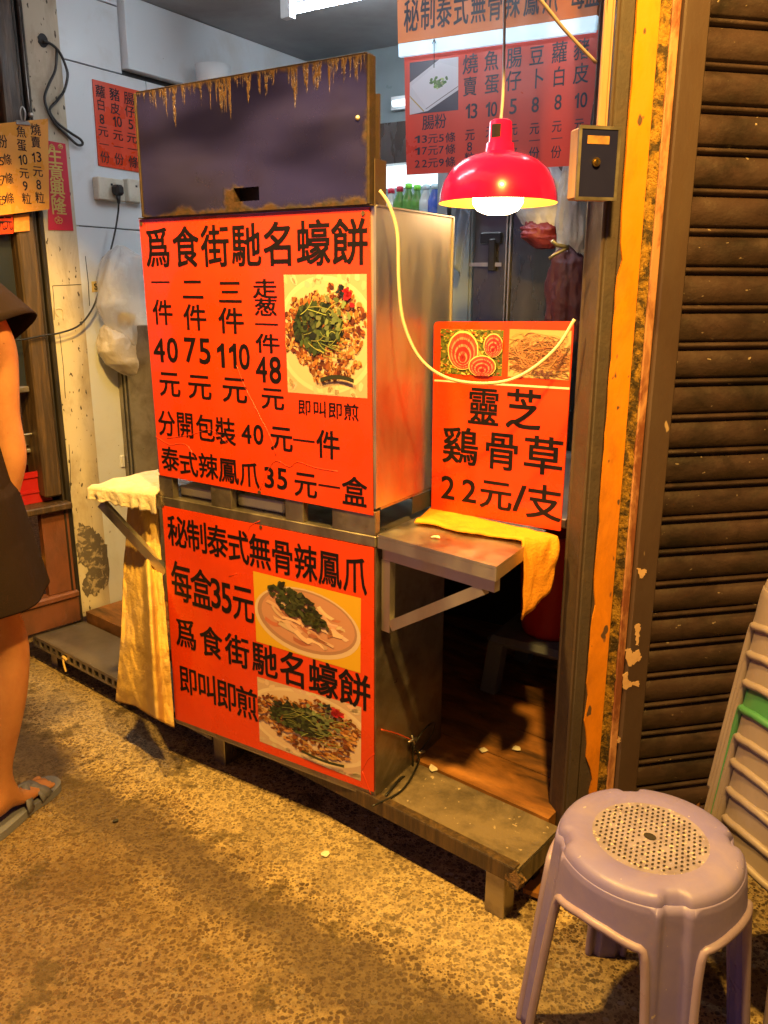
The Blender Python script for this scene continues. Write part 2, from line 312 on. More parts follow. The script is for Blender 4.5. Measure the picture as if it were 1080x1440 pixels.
def ground_mat():
    m = bpy.data.materials.new('exposed_aggregate_paving'); m.use_nodes = True; nt = m.node_tree; N = nt.nodes; L = nt.links; b = N['Principled BSDF']
    tc = N.new('ShaderNodeTexCoord').outputs['Object']
    def nz(scale, det=4, ro=.6, vec=tc):
        n = N.new('ShaderNodeTexNoise'); n.inputs['Scale'].default_value = scale; n.inputs['Detail'].default_value = det; n.inputs['Roughness'].default_value = ro; L.new(vec, n.inputs['Vector']); return n
    def rng(src, lo, hi, a=0.0, z=1.0, st='SMOOTHSTEP'):
        q = N.new('ShaderNodeMapRange'); q.interpolation_type = st
        for i, v in zip((1, 2, 3, 4), (lo, hi, a, z)): q.inputs[i].default_value = v
        L.new(src, q.inputs[0]); return q.outputs[0]
    def mix(f, a, c):
        x = N.new('ShaderNodeMix'); x.data_type = 'RGBA'
        for i, v in ((0, f), (6, a), (7, c)):
            if isinstance(v, tuple): x.inputs[i].default_value = rgb(v)
            elif isinstance(v, float): x.inputs[i].default_value = v
            else: L.new(v, x.inputs[i])
        return x.outputs[2]
    def math_(op, a, c):
        x = N.new('ShaderNodeMath'); x.operation = op
        for i, v in ((0, a), (1, c)):
            if isinstance(v, float): x.inputs[i].default_value = v
            else: L.new(v, x.inputs[i])
        return x.outputs[0]
    wob = N.new('ShaderNodeMix'); wob.data_type = 'VECTOR'; wob.inputs[0].default_value = .006
    L.new(tc, wob.inputs[4]); L.new(nz(55, 3).outputs[1], wob.inputs[5])
    def stones(scale, thr):
        v = N.new('ShaderNodeTexVoronoi'); v.inputs['Scale'].default_value = scale; v.inputs['Randomness'].default_value = 1; L.new(wob.outputs[1], v.inputs['Vector'])
        sep = N.new('ShaderNodeSeparateColor'); L.new(v.outputs['Color'], sep.inputs[0])
        size = rng(sep.outputs[0], 0, 1, thr * .35, thr, 'LINEAR')
        d = math_('SUBTRACT', size, v.outputs['Distance'])
        return rng(d, -.03, .10), sep.outputs[1], d
    s1, r1, d1 = stones(80, .56); s2, r2, d2 = stones(150, .56)
    matrix = mix(rng(nz(46, 7, .75).outputs[0], .36, .64), (.58, .43, .22), (.30, .205, .105)); matrix = mix(rng(nz(240, 3, .7).outputs[0], .52, .68, 0, .5), matrix, (.14, .09, .05))
    c1 = mix(r1, (.055, .032, .018), (.19, .115, .055)); c1 = mix(rng(r1, .90, .93), c1, (.48, .40, .30))
    c2 = mix(r2, (.05, .029, .016), (.20, .125, .06))
    cover = rng(nz(5.5, 5, .65).outputs[0], .34, .56, .6, 1); s1 = math_('MULTIPLY', s1, cover); s2 = math_('MULTIPLY', s2, rng(nz(9, 4, .6).outputs[0], .34, .56, .7, 1))
    col = mix(s2, matrix, c2); col = mix(s1, col, c1)
    # worn dirt: a darker trodden trail, greasy patches beside the step. Tone: darker foreground, paler band by the step
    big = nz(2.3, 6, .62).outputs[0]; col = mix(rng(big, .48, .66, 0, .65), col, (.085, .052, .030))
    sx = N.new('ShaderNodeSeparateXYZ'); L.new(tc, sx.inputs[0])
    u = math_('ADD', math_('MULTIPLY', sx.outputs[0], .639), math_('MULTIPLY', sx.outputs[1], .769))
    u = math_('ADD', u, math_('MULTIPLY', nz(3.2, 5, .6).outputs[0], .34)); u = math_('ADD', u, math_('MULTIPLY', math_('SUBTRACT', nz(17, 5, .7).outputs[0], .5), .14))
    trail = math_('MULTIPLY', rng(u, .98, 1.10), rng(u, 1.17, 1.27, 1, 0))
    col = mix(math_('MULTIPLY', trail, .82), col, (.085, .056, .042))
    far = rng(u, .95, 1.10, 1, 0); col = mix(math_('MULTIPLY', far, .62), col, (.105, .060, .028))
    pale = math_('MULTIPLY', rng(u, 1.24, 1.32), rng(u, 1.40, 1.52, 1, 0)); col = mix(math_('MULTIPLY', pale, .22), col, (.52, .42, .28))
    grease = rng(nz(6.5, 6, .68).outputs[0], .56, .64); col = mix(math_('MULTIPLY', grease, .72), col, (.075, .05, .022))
    L.new(col, b.inputs['Base Color'])
    L.new(rng(nz(8, 4).outputs[0], .35, .65, .34, .62), b.inputs['Roughness'])
    h = math_('ADD', math_('MULTIPLY', s1, -.35), math_('MULTIPLY', s2, -.25)); h = math_('ADD', h, math_('MULTIPLY', nz(130, 7, .78).outputs[0], .9))
    bp = N.new('ShaderNodeBump'); bp.inputs['Strength'].default_value = .9; bp.inputs['Distance'].default_value = .005; L.new(h, bp.inputs['Height']); L.new(bp.outputs[0], b.inputs['Normal'])
    return m
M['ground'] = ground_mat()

def rust_mat():      # heat-tinted steel, its wavy bluish sheen put into the colour, with rust creeping from its edges and grease runs below the top edge
    m = bpy.data.materials.new('rusted_hood_steel'); m.use_nodes = True; nt = m.node_tree; N = nt.nodes; L = nt.links; b = N['Principled BSDF']
    tc = N.new('ShaderNodeTexCoord').outputs['Object']; sep = N.new('ShaderNodeSeparateXYZ'); L.new(tc, sep.inputs[0])
    def nz(scale, det=5, st=(1, 1, 1), ro=.62):
        mp = N.new('ShaderNodeMapping'); mp.inputs['Scale'].default_value = st; L.new(tc, mp.inputs[0])
        n = N.new('ShaderNodeTexNoise'); n.inputs['Scale'].default_value = scale; n.inputs['Detail'].default_value = det; n.inputs['Roughness'].default_value = ro; L.new(mp.outputs[0], n.inputs['Vector']); return n.outputs[0]
    def rng(src, lo, hi, a=0.0, z=1.0):
        q = N.new('ShaderNodeMapRange'); q.interpolation_type = 'SMOOTHSTEP'
        for i, v in zip((1, 2, 3, 4), (lo, hi, a, z)): q.inputs[i].default_value = v
        L.new(src, q.inputs[0]); return q.outputs[0]
    def op(o, a, c):
        x = N.new('ShaderNodeMath'); x.operation = o
        for i, v in ((0, a), (1, c)):
            if isinstance(v, (float, int)): x.inputs[i].default_value = v
            else: L.new(v, x.inputs[i])
        return x.outputs[0]
    def mix(f, a, c):
        x = N.new('ShaderNodeMix'); x.data_type = 'RGBA'; L.new(f, x.inputs[0])
        for i, v in ((6, a), (7, c)):
            if isinstance(v, tuple): x.inputs[i].default_value = rgb(v)
            else: L.new(v, x.inputs[i])
        return x.outputs[2]
    z, x = sep.outputs[2], sep.outputs[0]     # local: z 0..0.265 above the counter top, x -0.63..0
    top = op('SUBTRACT', .265, z)
    drip_len = op('MULTIPLY', rng(nz(75, 4, (1, .02, .015)), .42, .66), op('MULTIPLY', rng(nz(7, 2, (1, .02, .02)), .35, .62, .25, 1), .092))
    drip = rng(op('SUBTRACT', drip_len, top), -.004, .004)
    drip = op('MULTIPLY', drip, rng(nz(170, 5, (1, 1, .5)), .40, .56))
    edge = op('MAXIMUM', rng(op('ADD', top, op('MULTIPLY', nz(25), .03)), .014, .03, 1, 0), rng(op('ADD', z, op('MULTIPLY', nz(16), .07)), .034, .052, 1, 0))
    edge = op('MAXIMUM', edge, rng(op('SUBTRACT', x, op('MULTIPLY', nz(11), .09)), -.068, -.046))
    hx = op('ABSOLUTE', op('ADD', x, .352), 0); hole = rng(op('ADD', op('MAXIMUM', op('SUBTRACT', hx, .022), op('SUBTRACT', z, .045)), op('MULTIPLY', nz(38), .03)), .012, .026, 1, 0)
    edge = op('MAXIMUM', edge, hole)
    sheen = mix(rng(nz(2.3, 1.2, (1, 1, 3.2)), .38, .62), (.075, .072, .185), (.020, .018, .046))
    sheen = mix(rng(nz(9, 5), .5, .8, 0, .35), sheen, (.05, .035, .04))
    c = mix(edge, sheen, mix(rng(nz(60, 5), .4, .62), (.042, .017, .008), (.014, .008, .006)))
    c = mix(drip, c, (.070, .033, .017)); L.new(c, b.inputs['Base Color'])
    rr = op('MAXIMUM', op('MULTIPLY', op('MAXIMUM', edge, drip), .8), rng(nz(5), .3, .7, .22, .36)); L.new(rr, b.inputs['Roughness'])
    L.new(rng(op('MAXIMUM', edge, drip), 0, 1, .75, .05), b.inputs['Metallic'])
    h = op('ADD', op('MULTIPLY', drip, 1.0), op('MULTIPLY', nz(90, 5), op('MULTIPLY', edge, .8))); h = op('ADD', h, op('MULTIPLY', nz(4, 2, (1, 1, 2)), 2.5))
    bp = N.new('ShaderNodeBump'); bp.inputs['Strength'].default_value = .6; bp.inputs['Distance'].default_value = .004; L.new(h, bp.inputs['Height']); L.new(bp.outputs[0], b.inputs['Normal'])
    return m
M['hood'] = rust_mat()
M['hood_trim'] = mat('rusted_hood_edge', (.022, .012, .008), .75, dirt=(.055, .024, .011), dscale=40, damt=.8, bump=.5, bscale=140)

# ------------------------------------------------------------------ lettering
_gl = {}
def glyph(ch, off):
    k = (ch, off)
    if ch == '1': return ([(.17, 0), (.29, 0), (.29, .69), (.19, .69), (.17, .64), (.17, .50), (.0, .43), (.0, .54), (.10, .60)], [(0, 1, 2, 4), (2, 3, 4), (4, 5, 6, 7, 8)])
    if k in _gl: return _gl[k]
    c = bpy.data.curves.new('glyph', 'FONT'); c.body = ch; c.size = 1.0; c.offset = off; c.resolution_u = 3
    o = bpy.data.objects.new('glyph', c); COL.objects.link(o)
    me = bpy.data.meshes.new_from_object(o.evaluated_get(bpy.context.evaluated_depsgraph_get()))
    vs = [(v.co.x, v.co.y) for v in me.vertices]; fs = [tuple(p.vertices) for p in me.polygons]
    bpy.data.objects.remove(o); bpy.data.curves.remove(c); bpy.data.meshes.remove(me)
    _gl[k] = (vs, fs); return _gl[k]
def em():
    vs, _ = glyph('國', 0.0); xs = [v[0] for v in vs]; ys = [v[1] for v in vs]; return min(xs), max(xs), min(ys), max(ys)
EM = em()
def put(mb, ch, fr, c, px, pos, w, h, off=.022, mi=0):
    """one character with its centre at photo point pos on the sign plane local y = c, about w x h there"""
    l, r = py(fr, pos[0] - w / 2, pos[1], c), py(fr, pos[0] + w / 2, pos[1], c)
    t, b = py(fr, pos[0], pos[1] - h / 2, c), py(fr, pos[0], pos[1] + h / 2, c)
    put_l(mb, ch, c, (l + r) / 2, abs(r.x - l.x), abs(t.z - b.z), off, mi)
def put_l(mb, ch, c, ctr, W_, H_, off=.022, mi=0):
    vs, fs = glyph(ch, 0.0)
    if not vs: return
    if ord(ch) > 0x2000: x0, x1, y0, y1 = EM
    else:
        xs = [v[0] for v in vs]; ys = [v[1] for v in vs]; x0, x1, y0, y1 = min(xs), max(xs), min(ys), max(ys)
    sx, sz = W_ / (x1 - x0), H_ / (y1 - y0)
    d = off * .55
    for i, (ox, oz) in enumerate(((0, 0), (d, d * .7), (-d, d * .7), (d, -d * .7), (-d, -d * .7)) if d > .004 else ((0, 0),)):   # heavy strokes: thin prints laid over one another
        mb.add([(ctr.x + (v[0] - (x0 + x1) / 2 + ox) * sx * .97, c - i * .00004, ctr.z + (v[1] - (y0 + y1) / 2 + oz) * sz * .97) for v in vs], fs, mi)
def row(mb, text, fr, c, p0, p1, w0, h0, w1=None, h1=None, off=.022, mi=0):
    """a run of characters from centre p0 to centre p1 (photo points)"""
    w1, h1 = w1 or w0, h1 or h0; n = len(text)
    def dims(p, w, h):
        return abs(py(fr, p[0] + w / 2, p[1], c).x - py(fr, p[0] - w / 2, p[1], c).x), abs(py(fr, p[0], p[1] + h / 2, c).z - py(fr, p[0], p[1] - h / 2, c).z)
    a, b = py(fr, p0[0], p0[1], c), py(fr, p1[0], p1[1], c); A, B = dims(p0, w0, h0), dims(p1, w1, h1)
    for i, ch in enumerate(text):
        t = i / (n - 1) if n > 1 else 0
        put_l(mb, ch, c, a.lerp(b, t), A[0] + (B[0] - A[0]) * t, A[1] + (B[1] - A[1]) * t, off, mi)
class Z:                                   # reads points off an enlarged crop: origin and scale
    def __init__(s, ox, oy, k): s.ox, s.oy, s.k = ox, oy, k
    def __call__(s, x, y): return (s.ox + x / s.k, s.oy + y / s.k)
def quad_panel(mb, fr, c, corners, th, mi=0):  # a flat panel with the photo corners tl, tr, br, bl on plane y = c, th thick (into +y)
    P = [py(fr, q[0], q[1], c) for q in corners]
    mb.prism([P[0], P[3], P[2], P[1]], (0, th, 0), mi)
    return P

# ------------------------------------------------------------------ printed pictures
def picture(fr, c, corners, kind, par, seed):
    R = random.Random(seed); P = [py(fr, q[0], q[1], c) for q in corners]; mb = MB()
    def uv(u, v, k=0):
        a = P[0].lerp(P[1], u); b = P[3].lerp(P[2], u); p = a.lerp(b, v); return Vector((p.x, c - .00008 * k, p.z))
    def poly(pts, k, col):
        pts = [(min(1, max(0, u)), min(1, max(0, v))) for u, v in pts]
        mb.add([uv(u, v, k) for u, v in pts], [list(range(len(pts)))[::-1]], 0, col)
    def ell(cx, cy, rx, ry, k, col, n=40, a0=0.0, wob=0.0):
        poly([(cx + rx * math.cos(2 * PI * i / n) * (1 + wob * R.uniform(-1, 1)), cy + ry * math.sin(2 * PI * i / n) * (1 + wob * R.uniform(-1, 1))) for i in range(n)], k, col)
    def bit(cx, cy, r, k, col, n=6, sq=.6):
        a = R.uniform(0, 2 * PI); pts = []
        for i in range(n):
            t = 2 * PI * i / n; x, y = r * math.cos(t) * R.uniform(.7, 1.2), r * sq * math.sin(t) * R.uniform(.7, 1.2)
            pts.append((cx + x * math.cos(a) - y * math.sin(a), cy + x * math.sin(a) + y * math.cos(a)))
        poly(pts, k, col)
    def strand(x0, y0, x1, y1, w, k, col, bend=.1, n=7):
        dx, dy = x1 - x0, y1 - y0; l = math.hypot(dx, dy) + 1e-6; nx, ny = -dy / l, dx / l; b = R.uniform(-bend, bend)
        q = [(x0 + dx * t + nx * b * math.sin(PI * t), y0 + dy * t + ny * b * math.sin(PI * t)) for t in [i / n for i in range(n + 1)]]
        poly([(x + nx * w, y + ny * w) for x, y in q] + [(x - nx * w, y - ny * w) for x, y in q[::-1]], k, col)
    def vary(col, s=.3): f = R.uniform(1 - s, 1 + s); return tuple(max(0, min(1, x * f * R.uniform(.9, 1.1))) for x in col)
    K = [0]
    def nk(): K[0] += 1; return 6 + (K[0] % 30)
    if kind == 'oyster':
        poly([(0, 0), (1, 0), (1, 1), (0, 1)], 0, (.52, .36, .27)); ell(.5, .5, .62, .49, 1, (.66, .52, .40)); ell(.5, .5, .57, .45, 2, (.60, .44, .33))
        for i in range(30): bit(R.random(), R.choice((R.uniform(0, .1), R.uniform(.9, 1))), .05, 3, vary((.60, .45, .35), .12))
        for i in range(900):
            a = R.uniform(0, 2 * PI); q = math.sqrt(R.random()); x, y = .5 + .54 * q * math.cos(a), .48 + .41 * q * math.sin(a)
            if q > .86 and math.sin(3 * a + 1) > .3: continue
            bit(x, y, R.uniform(.012, .038), nk(), vary(R.choice(((.26, .085, .02), (.36, .14, .035), (.18, .05, .014), (.44, .21, .07), (.11, .03, .012), (.50, .26, .10)))))
        for i in range(230):
            a = R.uniform(0, 2 * PI); q = math.sqrt(R.random()); bit(.42 + .30 * q * math.cos(a), .43 + .20 * q * math.sin(a), R.uniform(.02, .05), 38 + i % 20, vary(R.choice(((.018, .026, .012), (.035, .05, .018), (.06, .085, .03), (.012, .016, .012)))), 7)
        for i in range(26):
            x, y = R.uniform(.2, .75), R.uniform(.25, .68); a = R.choice((R.uniform(-.9, .1), R.uniform(-.3, .5))); l = R.uniform(.08, .28)
            strand(x, y, x + l * math.cos(a), y + l * math.sin(a), .0035, 60 + i % 9, vary((.26, .28, .09), .4), .03)
        for i in range(26): bit(R.gauss(.60, .1), R.gauss(.36, .1), .035, 70 + i % 6, vary((.16, .20, .09), .4), 8)
        for i in range(12): bit(R.gauss(.79, .03), R.gauss(.16, .022), .035, 78, vary((.45, .02, .03), .4))
        for i in range(6): bit(R.gauss(.72, .02), R.gauss(.12, .02), .03, 79, (.02, .03, .04))
        strand(.45, .87, .86, .86, .018, 79, (.03, .035, .02), .08)
    if kind == 'claw':
        poly([(0, 0), (1, 0), (1, 1), (0, 1)], 0, (.62, .36, .02)); ell(.5, .53, .50, .46, 1, (.62, .46, .36)); ell(.5, .51, .47, .42, 2, (.36, .20, .15)); ell(.51, .50, .44, .385, 3, (.50, .25, .18))
        for i in range(46):
            a = R.uniform(0, 2 * PI); q = math.sqrt(R.random()) * .8; x, y = .5 + .42 * q * math.cos(a), .52 + .36 * q * math.sin(a); d = R.uniform(-.4, .9)
            col = vary(R.choice(((.60, .34, .25), (.66, .42, .31), (.40, .15, .09), (.70, .46, .36))), .15)
            strand(x - .09 * math.cos(d), y - .09 * math.sin(d), x + .09 * math.cos(d), y + .09 * math.sin(d), R.uniform(.014, .035), 4 + i % 14, col, .05)
        for i in range(150):
            a = R.uniform(0, 2 * PI); q = math.sqrt(R.random()); bit(.42 + .25 * q * math.cos(a) + .05 * q * math.sin(a), .31 + .21 * q * math.sin(a) + .10 * q * math.cos(a), R.uniform(.02, .06), 22 + i % 20, vary(R.choice(((.018, .022, .012), (.03, .04, .018), (.05, .06, .025)))), 9, .5)
        for i in range(30): bit(R.gauss(.6, .06), R.gauss(.48, .05), .03, 45, vary((.05, .055, .02), .4), 8)
    if kind == 'lingzhi':
        poly([(0, 0), (1, 0), (1, 1), (0, 1)], 0, (.12, .13, .03))
        for i in range(520): bit(R.random(), R.random(), R.uniform(.015, .05), nk(), vary(R.choice(((.30, .30, .04), (.10, .14, .02), (.42, .28, .05), (.05, .06, .02), (.50, .38, .12), (.45, .10, .03))), .4), 5, .4)
        def cap(cx, cy, rx, ry, k):
            for i, (f, col) in enumerate(((1, (.74, .52, .22)), (.93, (.52, .06, .05)), (.78, (.66, .20, .15)), (.70, (.42, .03, .04)), (.55, (.64, .22, .17)), (.46, (.36, .02, .03)), (.30, (.60, .2, .15)), (.2, (.25, .02, .02)))):
                ell(cx, cy + (1 - f) * ry * .5, rx * f, ry * f, k + i, col, 36, 0, .015)
            for i in range(14):
                a = R.uniform(0, 2 * PI); strand(cx, cy + ry * .4, cx + rx * .9 * math.cos(a), cy + ry * .9 * math.sin(a), .004, k + 8, (.30, .02, .03), .01)
        cap(.38, .46, .25, .43, 38); cap(.86, .33, .15, .26, 48); cap(.70, .79, .22, .24, 58)
    if kind == 'herb':
        poly([(0, 0), (1, 0), (1, 1), (0, 1)], 0, (.50, .34, .18)); poly([(0, 0), (.35, 0), (.18, .6), (0, .7)], 1, (.36, .28, .12))
        for i in range(260):
            y = R.gauss(.56, .17); x = R.uniform(.10, .95); l = R.uniform(.1, .4); a = R.gauss(.0, .35)
            strand(x - l * .5 * math.cos(a), y - l * .5 * math.sin(a), x + l * .5 * math.cos(a), y + l * .5 * math.sin(a), R.uniform(.004, .011), nk(), vary(R.choice(((.24, .09, .04), (.34, .15, .07), (.12, .04, .02), (.42, .20, .10)))), .16)
        for i in range(40):
            a = R.uniform(0, 2 * PI); strand(.5 + .35 * math.cos(a), .4 + .3 * math.sin(a), .5 + .35 * math.cos(a + 1.4), .4 + .3 * math.sin(a + 1.4), .006, 40 + i % 8, vary((.40, .19, .1)), .2)
        for i in range(16): bit(R.uniform(.35, .75), R.uniform(.84, .93), .04, 50, vary((.14, .06, .06)))
    if kind == 'roll':
        poly([(0, 0), (1, 0), (1, 1), (0, 1)], 0, (.03, .03, .06)); poly([(0, .38), (.62, 0), (1, 0), (1, .62), (.38, .96), (0, 1)], 1, (.58, .60, .68)); poly([(.03, .45), (.62, .06), (1, .2), (1, .55), (.36, .90)], 2, (.64, .66, .74))
        strand(.34, .92, 1, .55, .008, 3, (.14, .13, .16), .01); strand(.0, .64, .30, .96, .012, 3, (.40, .30, .10), .02)
        for i in range(26): bit(R.gauss(.60, .07), R.gauss(.46, .05), .05, 4 + i % 8, vary(R.choice(((.10, .24, .05), (.05, .13, .03), (.3, .4, .2)))), 6)
    return part('printed_photo', mb, M['print'], par)

# ================================================================== SETTING
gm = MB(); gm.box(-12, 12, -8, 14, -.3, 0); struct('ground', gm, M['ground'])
# shop floor of boards behind the step
fm = MB(); yb = .005
for i in range(12): fm.box(-1.95, -.035 + i * .15 * .78, yb + i * .15, yb + i * .15 + .146, .10, .143)
fo = struct('shop_floor', fm, M['floorwood'], Frame(PLAT.world((0, .19, 0))[:2], -39.7))
fb = MB(); fb.box(-1.95, -.04, .20, .24, 0, .098); struct('floor_riser', fb, M['seam'], PLAT)
ce = MB(); ce.box(-1.62, .95, .05, 1.95, 2.25, 2.30); struct('ceiling', ce, M['ceil'], CART)
bw = MB(); bw.box(-1.62, .95, 1.76, 1.82, .10, 2.25); solo('back_wall', bw, M['teal_panel'], 'dim blue grey wall at the back of the shop', 'wall', CART)
rw = MB(); rw.box(.80, .86, .80, 1.76, .10, 2.25); solo('inner_wall', rw, M['ceil'], 'dim inner side wall behind the hanging bags on the right', 'wall', CART)

# --- left inner wall with laminate panels
t = thing('panelled_wall', 'pale blue white laminate wall with dark seams inside the shop', 'wall', LW, (0, 0, .1))
w = MB(); w.box(-.005, 1.30, .012, .06, .10, 2.25); part('backing', w, M['seam'], t)
a = py(LW, 172, 95, 0); b_ = py(LW, 262, 122, 0); zlow = a.z; xs = a.x
w = MB(); zs = py(LW, 150, 40, 0).z
w.box(.0, xs - .003, 0, .011, zs + .08, 2.248, bev=.001); w.box(.0, xs - .003, 0, .011, zlow - .02, zs + .076, bev=.001)
w.box(.0, .36, 0, .011, 1.50, zlow - .024, bev=.001); w.box(.363, 1.30, 0, .011, 1.50, zlow - .024, bev=.001)
w.box(.0, .36, 0, .011, .12, 1.496, bev=.001); w.box(.363, 1.30, 0, .011, .12, 1.496, bev=.001)
part('laminate_sheet', w, M['white_wall'], t)
w = MB(); w.box(xs + .002, 1.30, -.03, .011, zlow - .006, 2.248, bev=.002); part('cupboard_front', w, M['white_wall'], t)
w = MB(); w.bar((0, -.008, 2.243), (1.3, -.008, 2.243), .012, .01); part('cornice_strip', w, M['seam'], t)

# --- left pillar and the neighbour's door frame, in the WL plane
def wlx(x, y, c=0.0): return py(WL, x, y, c).x
pl, pr = wlx(67, 380), wlx(121, 380)
t = thing('plaster_pillar', 'stained cream plaster pillar with chipped lower edge at the left of the shop', 'pillar', WL, (0, 0, .1))
w = MB()
prof = [(pl, .12), (pl, 0.004), (pl + .004, 0)] + [(pr - .03 + .03 * math.sin(i * PI / 12), .03 - .03 * math.cos(i * PI / 12)) for i in range(7)] + [(pr, .12)]
w.prism([(x, y, .12) for x, y in prof][::-1], (0, 0, 2.2)); part('shaft', w, M['plaster'], t)
# bare patch where the plaster broke away near the floor
R = random.Random(3); pp = []
bp0 = [(112, 735), (128, 742), (138, 752), (150, 770), (152, 815), (140, 832), (124, 838), (116, 822), (124, 800), (112, 790), (108, 760)]
w = MB(); P = [py(WL, x, y, -.002) for x, y in bp0]; P = [p + Vector((R.uniform(-.006, .006), 0, R.uniform(-.008, .008))) for p in spline([*P, P[0]], 7)[:-1]]
w.prism(P[::-1], (0, .004, 0)); part('bare_patch', w, mat('bare_grey_render', (.10, .08, .06), .85, dirt=(.35, .28, .18), dscale=30, damt=.9, dlo=.52, dhi=.58, bump=.8, bscale=60), t)
w = MB()
for (x0, y0, x1, y1) in ((74, 402, 114, 400), (74, 402, 76, 450), (97, 625, 99, 690), (84, 470, 92, 560), (120, 360, 126, 430)):
    w.tube([py(WL, x0, y0, -.0005), py(WL, (x0 + x1) / 2 + 1, (y0 + y1) / 2, -.0005), py(WL, x1, y1, -.0005)], .0011, 5)
part('crack', w, M['seam'], t)
w = MB(); w.tube([py(WL, 82, 445, -.002), py(WL, 78, 440, -.002), py(WL, 80, 434, -.002), py(WL, 88, 436, -.002), py(WL, 89, 450, -.002)], .0015, 6, spl=4); part('wire_stub', w, M['plaster'], t)

t = thing('door_post', 'weathered dark timber door post left of the cream pillar', 'post', WL, (pl, 0, .1))
x0, x1 = wlx(26, 380), wlx(52, 380)
w = MB(); w.box(x0, x1, -.02, .10, py(WL, 70, 690).z - .02, 2.3, bev=.006); part('timber', w, M['dark_wood'], t)
w = MB(); xm = (x1 + pl) / 2
w.box(x1 + .002, xm - .002, .012, .10, .11, 2.3); w.box(xm, pl - .002, -.012, .10, .11, 2.3, bev=.003); w.box(x1 + .002, x1 + .008, -.012, .012, .11, 2.3)
part('track', w, M['frame_dark'], t)

# neighbour stall left of the post
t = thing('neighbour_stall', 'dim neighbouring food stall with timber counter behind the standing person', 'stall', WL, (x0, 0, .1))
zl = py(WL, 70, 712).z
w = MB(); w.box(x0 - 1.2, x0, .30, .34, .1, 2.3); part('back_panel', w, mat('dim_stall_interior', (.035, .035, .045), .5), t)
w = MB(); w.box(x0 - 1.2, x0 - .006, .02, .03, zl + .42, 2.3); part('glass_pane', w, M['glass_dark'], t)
w = MB(); w.box(x0 - 1.2, x0 - .006, .0, .04, zl + .40, zl + .42, bev=.003); part('glazing_bar', w, M['steel_dull'], t)
w = MB()
w.box(x0 - 1.2, pl - .015, -.045, .30, zl - .012, zl + .012, bev=.004); part('counter_top', w, M['dark_wood'], t)
w = MB(); zb = py(WL, 75, 835).z; xa = wlx(62, 780)
w.box(xa, pl - .012, -.008, .02, zb, zl - .013); part('front_board', w, M['red_wood'], t)
w = MB(); w.box(x0 - 1.2, xa - .002, .12, .14, zb, zl - .013); part('recess_panel', w, M['dark_wood'], t)
w = MB(); w.box(x0 - 1.2, pl - .012, -.016, .03, .115, zb - .03, bev=.004); w.box(x0 - 1.2, pl - .012, -.026, .03, zb - .028, zb - .002, bev=.006); part('skirting_board', w, M['red_wood'], t)
# things on and in the neighbour's counter
c0 = py(WL, 44, 672, .08)
w = MB()
def crate(u, v, c=c0): pass
bx0, bx1 = c0.x - .10, c0.x + .045
for (a1, b1, e1, f1) in ((bx0, bx1, .03, .04), (bx0, bx1, .17, .18)): w.box(a1, b1, e1, f1, zl + .013, zl + .12)
w.box(bx0, bx0 + .01, .04, .17, zl + .013, zl + .12); w.box(bx1 - .01, bx1, .04, .17, zl + .013, zl + .12); w.box(bx0 + .01, bx1 - .01, .04, .17, zl + .013, zl + .02)
w.box(bx0 - .006, bx1 + .006, .024, .030, zl + .105, zl + .125); w.box(bx0 - .004, bx1 + .004, .0255, .030, zl + .05, zl + .058)
solo('plastic_basket', w, M['red_basket'], 'red plastic basket on the neighbouring timber counter', 'basket', WL)
w = MB(); c1 = py(WL, 34, 560, .12)
w.lathe([(.04, 0), (.085, .012), (.11, .05), (.118, .052), (.115, .058), (.105, .052), (.08, .018), (.0, .012)], (c1.x - .04, .15, zl + .20), 28)
w.box(c1.x - .16, c1.x + .08, .06, .26, zl + .185, zl + .199, bev=.003)
w.box(c1.x - .155, c1.x - .14, .07, .25, zl + .126, zl + .184); w.box(c1.x + .06, c1.x + .075, .07, .25, zl + .126, zl + .184)
solo('steel_tray', w, M['steel'], 'shiny steel tray on a raised stand behind the red basket', 'tray', WL)
w = MB(); c2 = py(WL, 57, 790, .05)
for dx, dz, r in ((0, 0, .020), (-.036, .002, .022), (-.075, 0, .02)): w.lathe([(0, -r), (r * .6, -r * .8), (r, 0), (r * .6, r * .8), (r * .2, r * 1.1), (0, r * 1.15)], (c2.x + dx, .05, c2.z + dz), 14)
solo('lemon_bag', w, M['yellow_food'], 'yellow fruit lying in the recess below the neighbouring counter', 'fruit', WL)
w = MB(); w.box(x0 - 1.2, xa - .004, .0, .118, c2.z - .034, c2.z - .023); solo('recess_shelf', w, M['red_wood'], 'low timber shelf under the yellow fruit in the neighbouring stall', 'shelf', WL)

# --- step platform
t = thing('step_platform', 'worn board step with rusty angle iron edge across the shop front', 'step', PLAT, (0, 0, 0))
w = MB()
def slab(u, v):
    x = -.98 + u * .98; y = .004 + v * .178; z = .145 + .0015 * noise.noise(Vector((x * 9, y * 12, 3)))
    return Vector((x, y, z))
w.grid(slab, 40, 10, smooth=False); w.box(-.98, 0, .004, .182, .112, .1425); part('tread', w, M['slab'], t)
w = MB(); w.box(-.98, -.004, -.004, .003, .108, .1475, bev=.0015); w.box(-.98, -.004, -.004, .018, .1475, .1495, bev=.0008); part('edge_iron', w, M['dark_wood'], t)
w = MB(); w.bar((-.004, .0, .118), (-.004, .185, .118), .014, .045); part('end_iron', w, M['frame_dark'], t)
w = MB(); R = random.Random(5)
w.add([(-.002 + .017 * math.cos(a) * R.uniform(.6, 1.25), -.001 + .012 * math.sin(b), .124 + .021 * math.sin(a) * R.uniform(.6, 1.25)) for b in (-1.2, 0, 1.2) for a in [i * PI / 5 for i in range(10)]],
      [(j * 10 + i, j * 10 + (i + 1) % 10, (j + 1) * 10 + (i + 1) % 10, (j + 1) * 10 + i) for j in range(2) for i in range(10)] + [tuple(range(10)), tuple(range(20, 30))[::-1]])
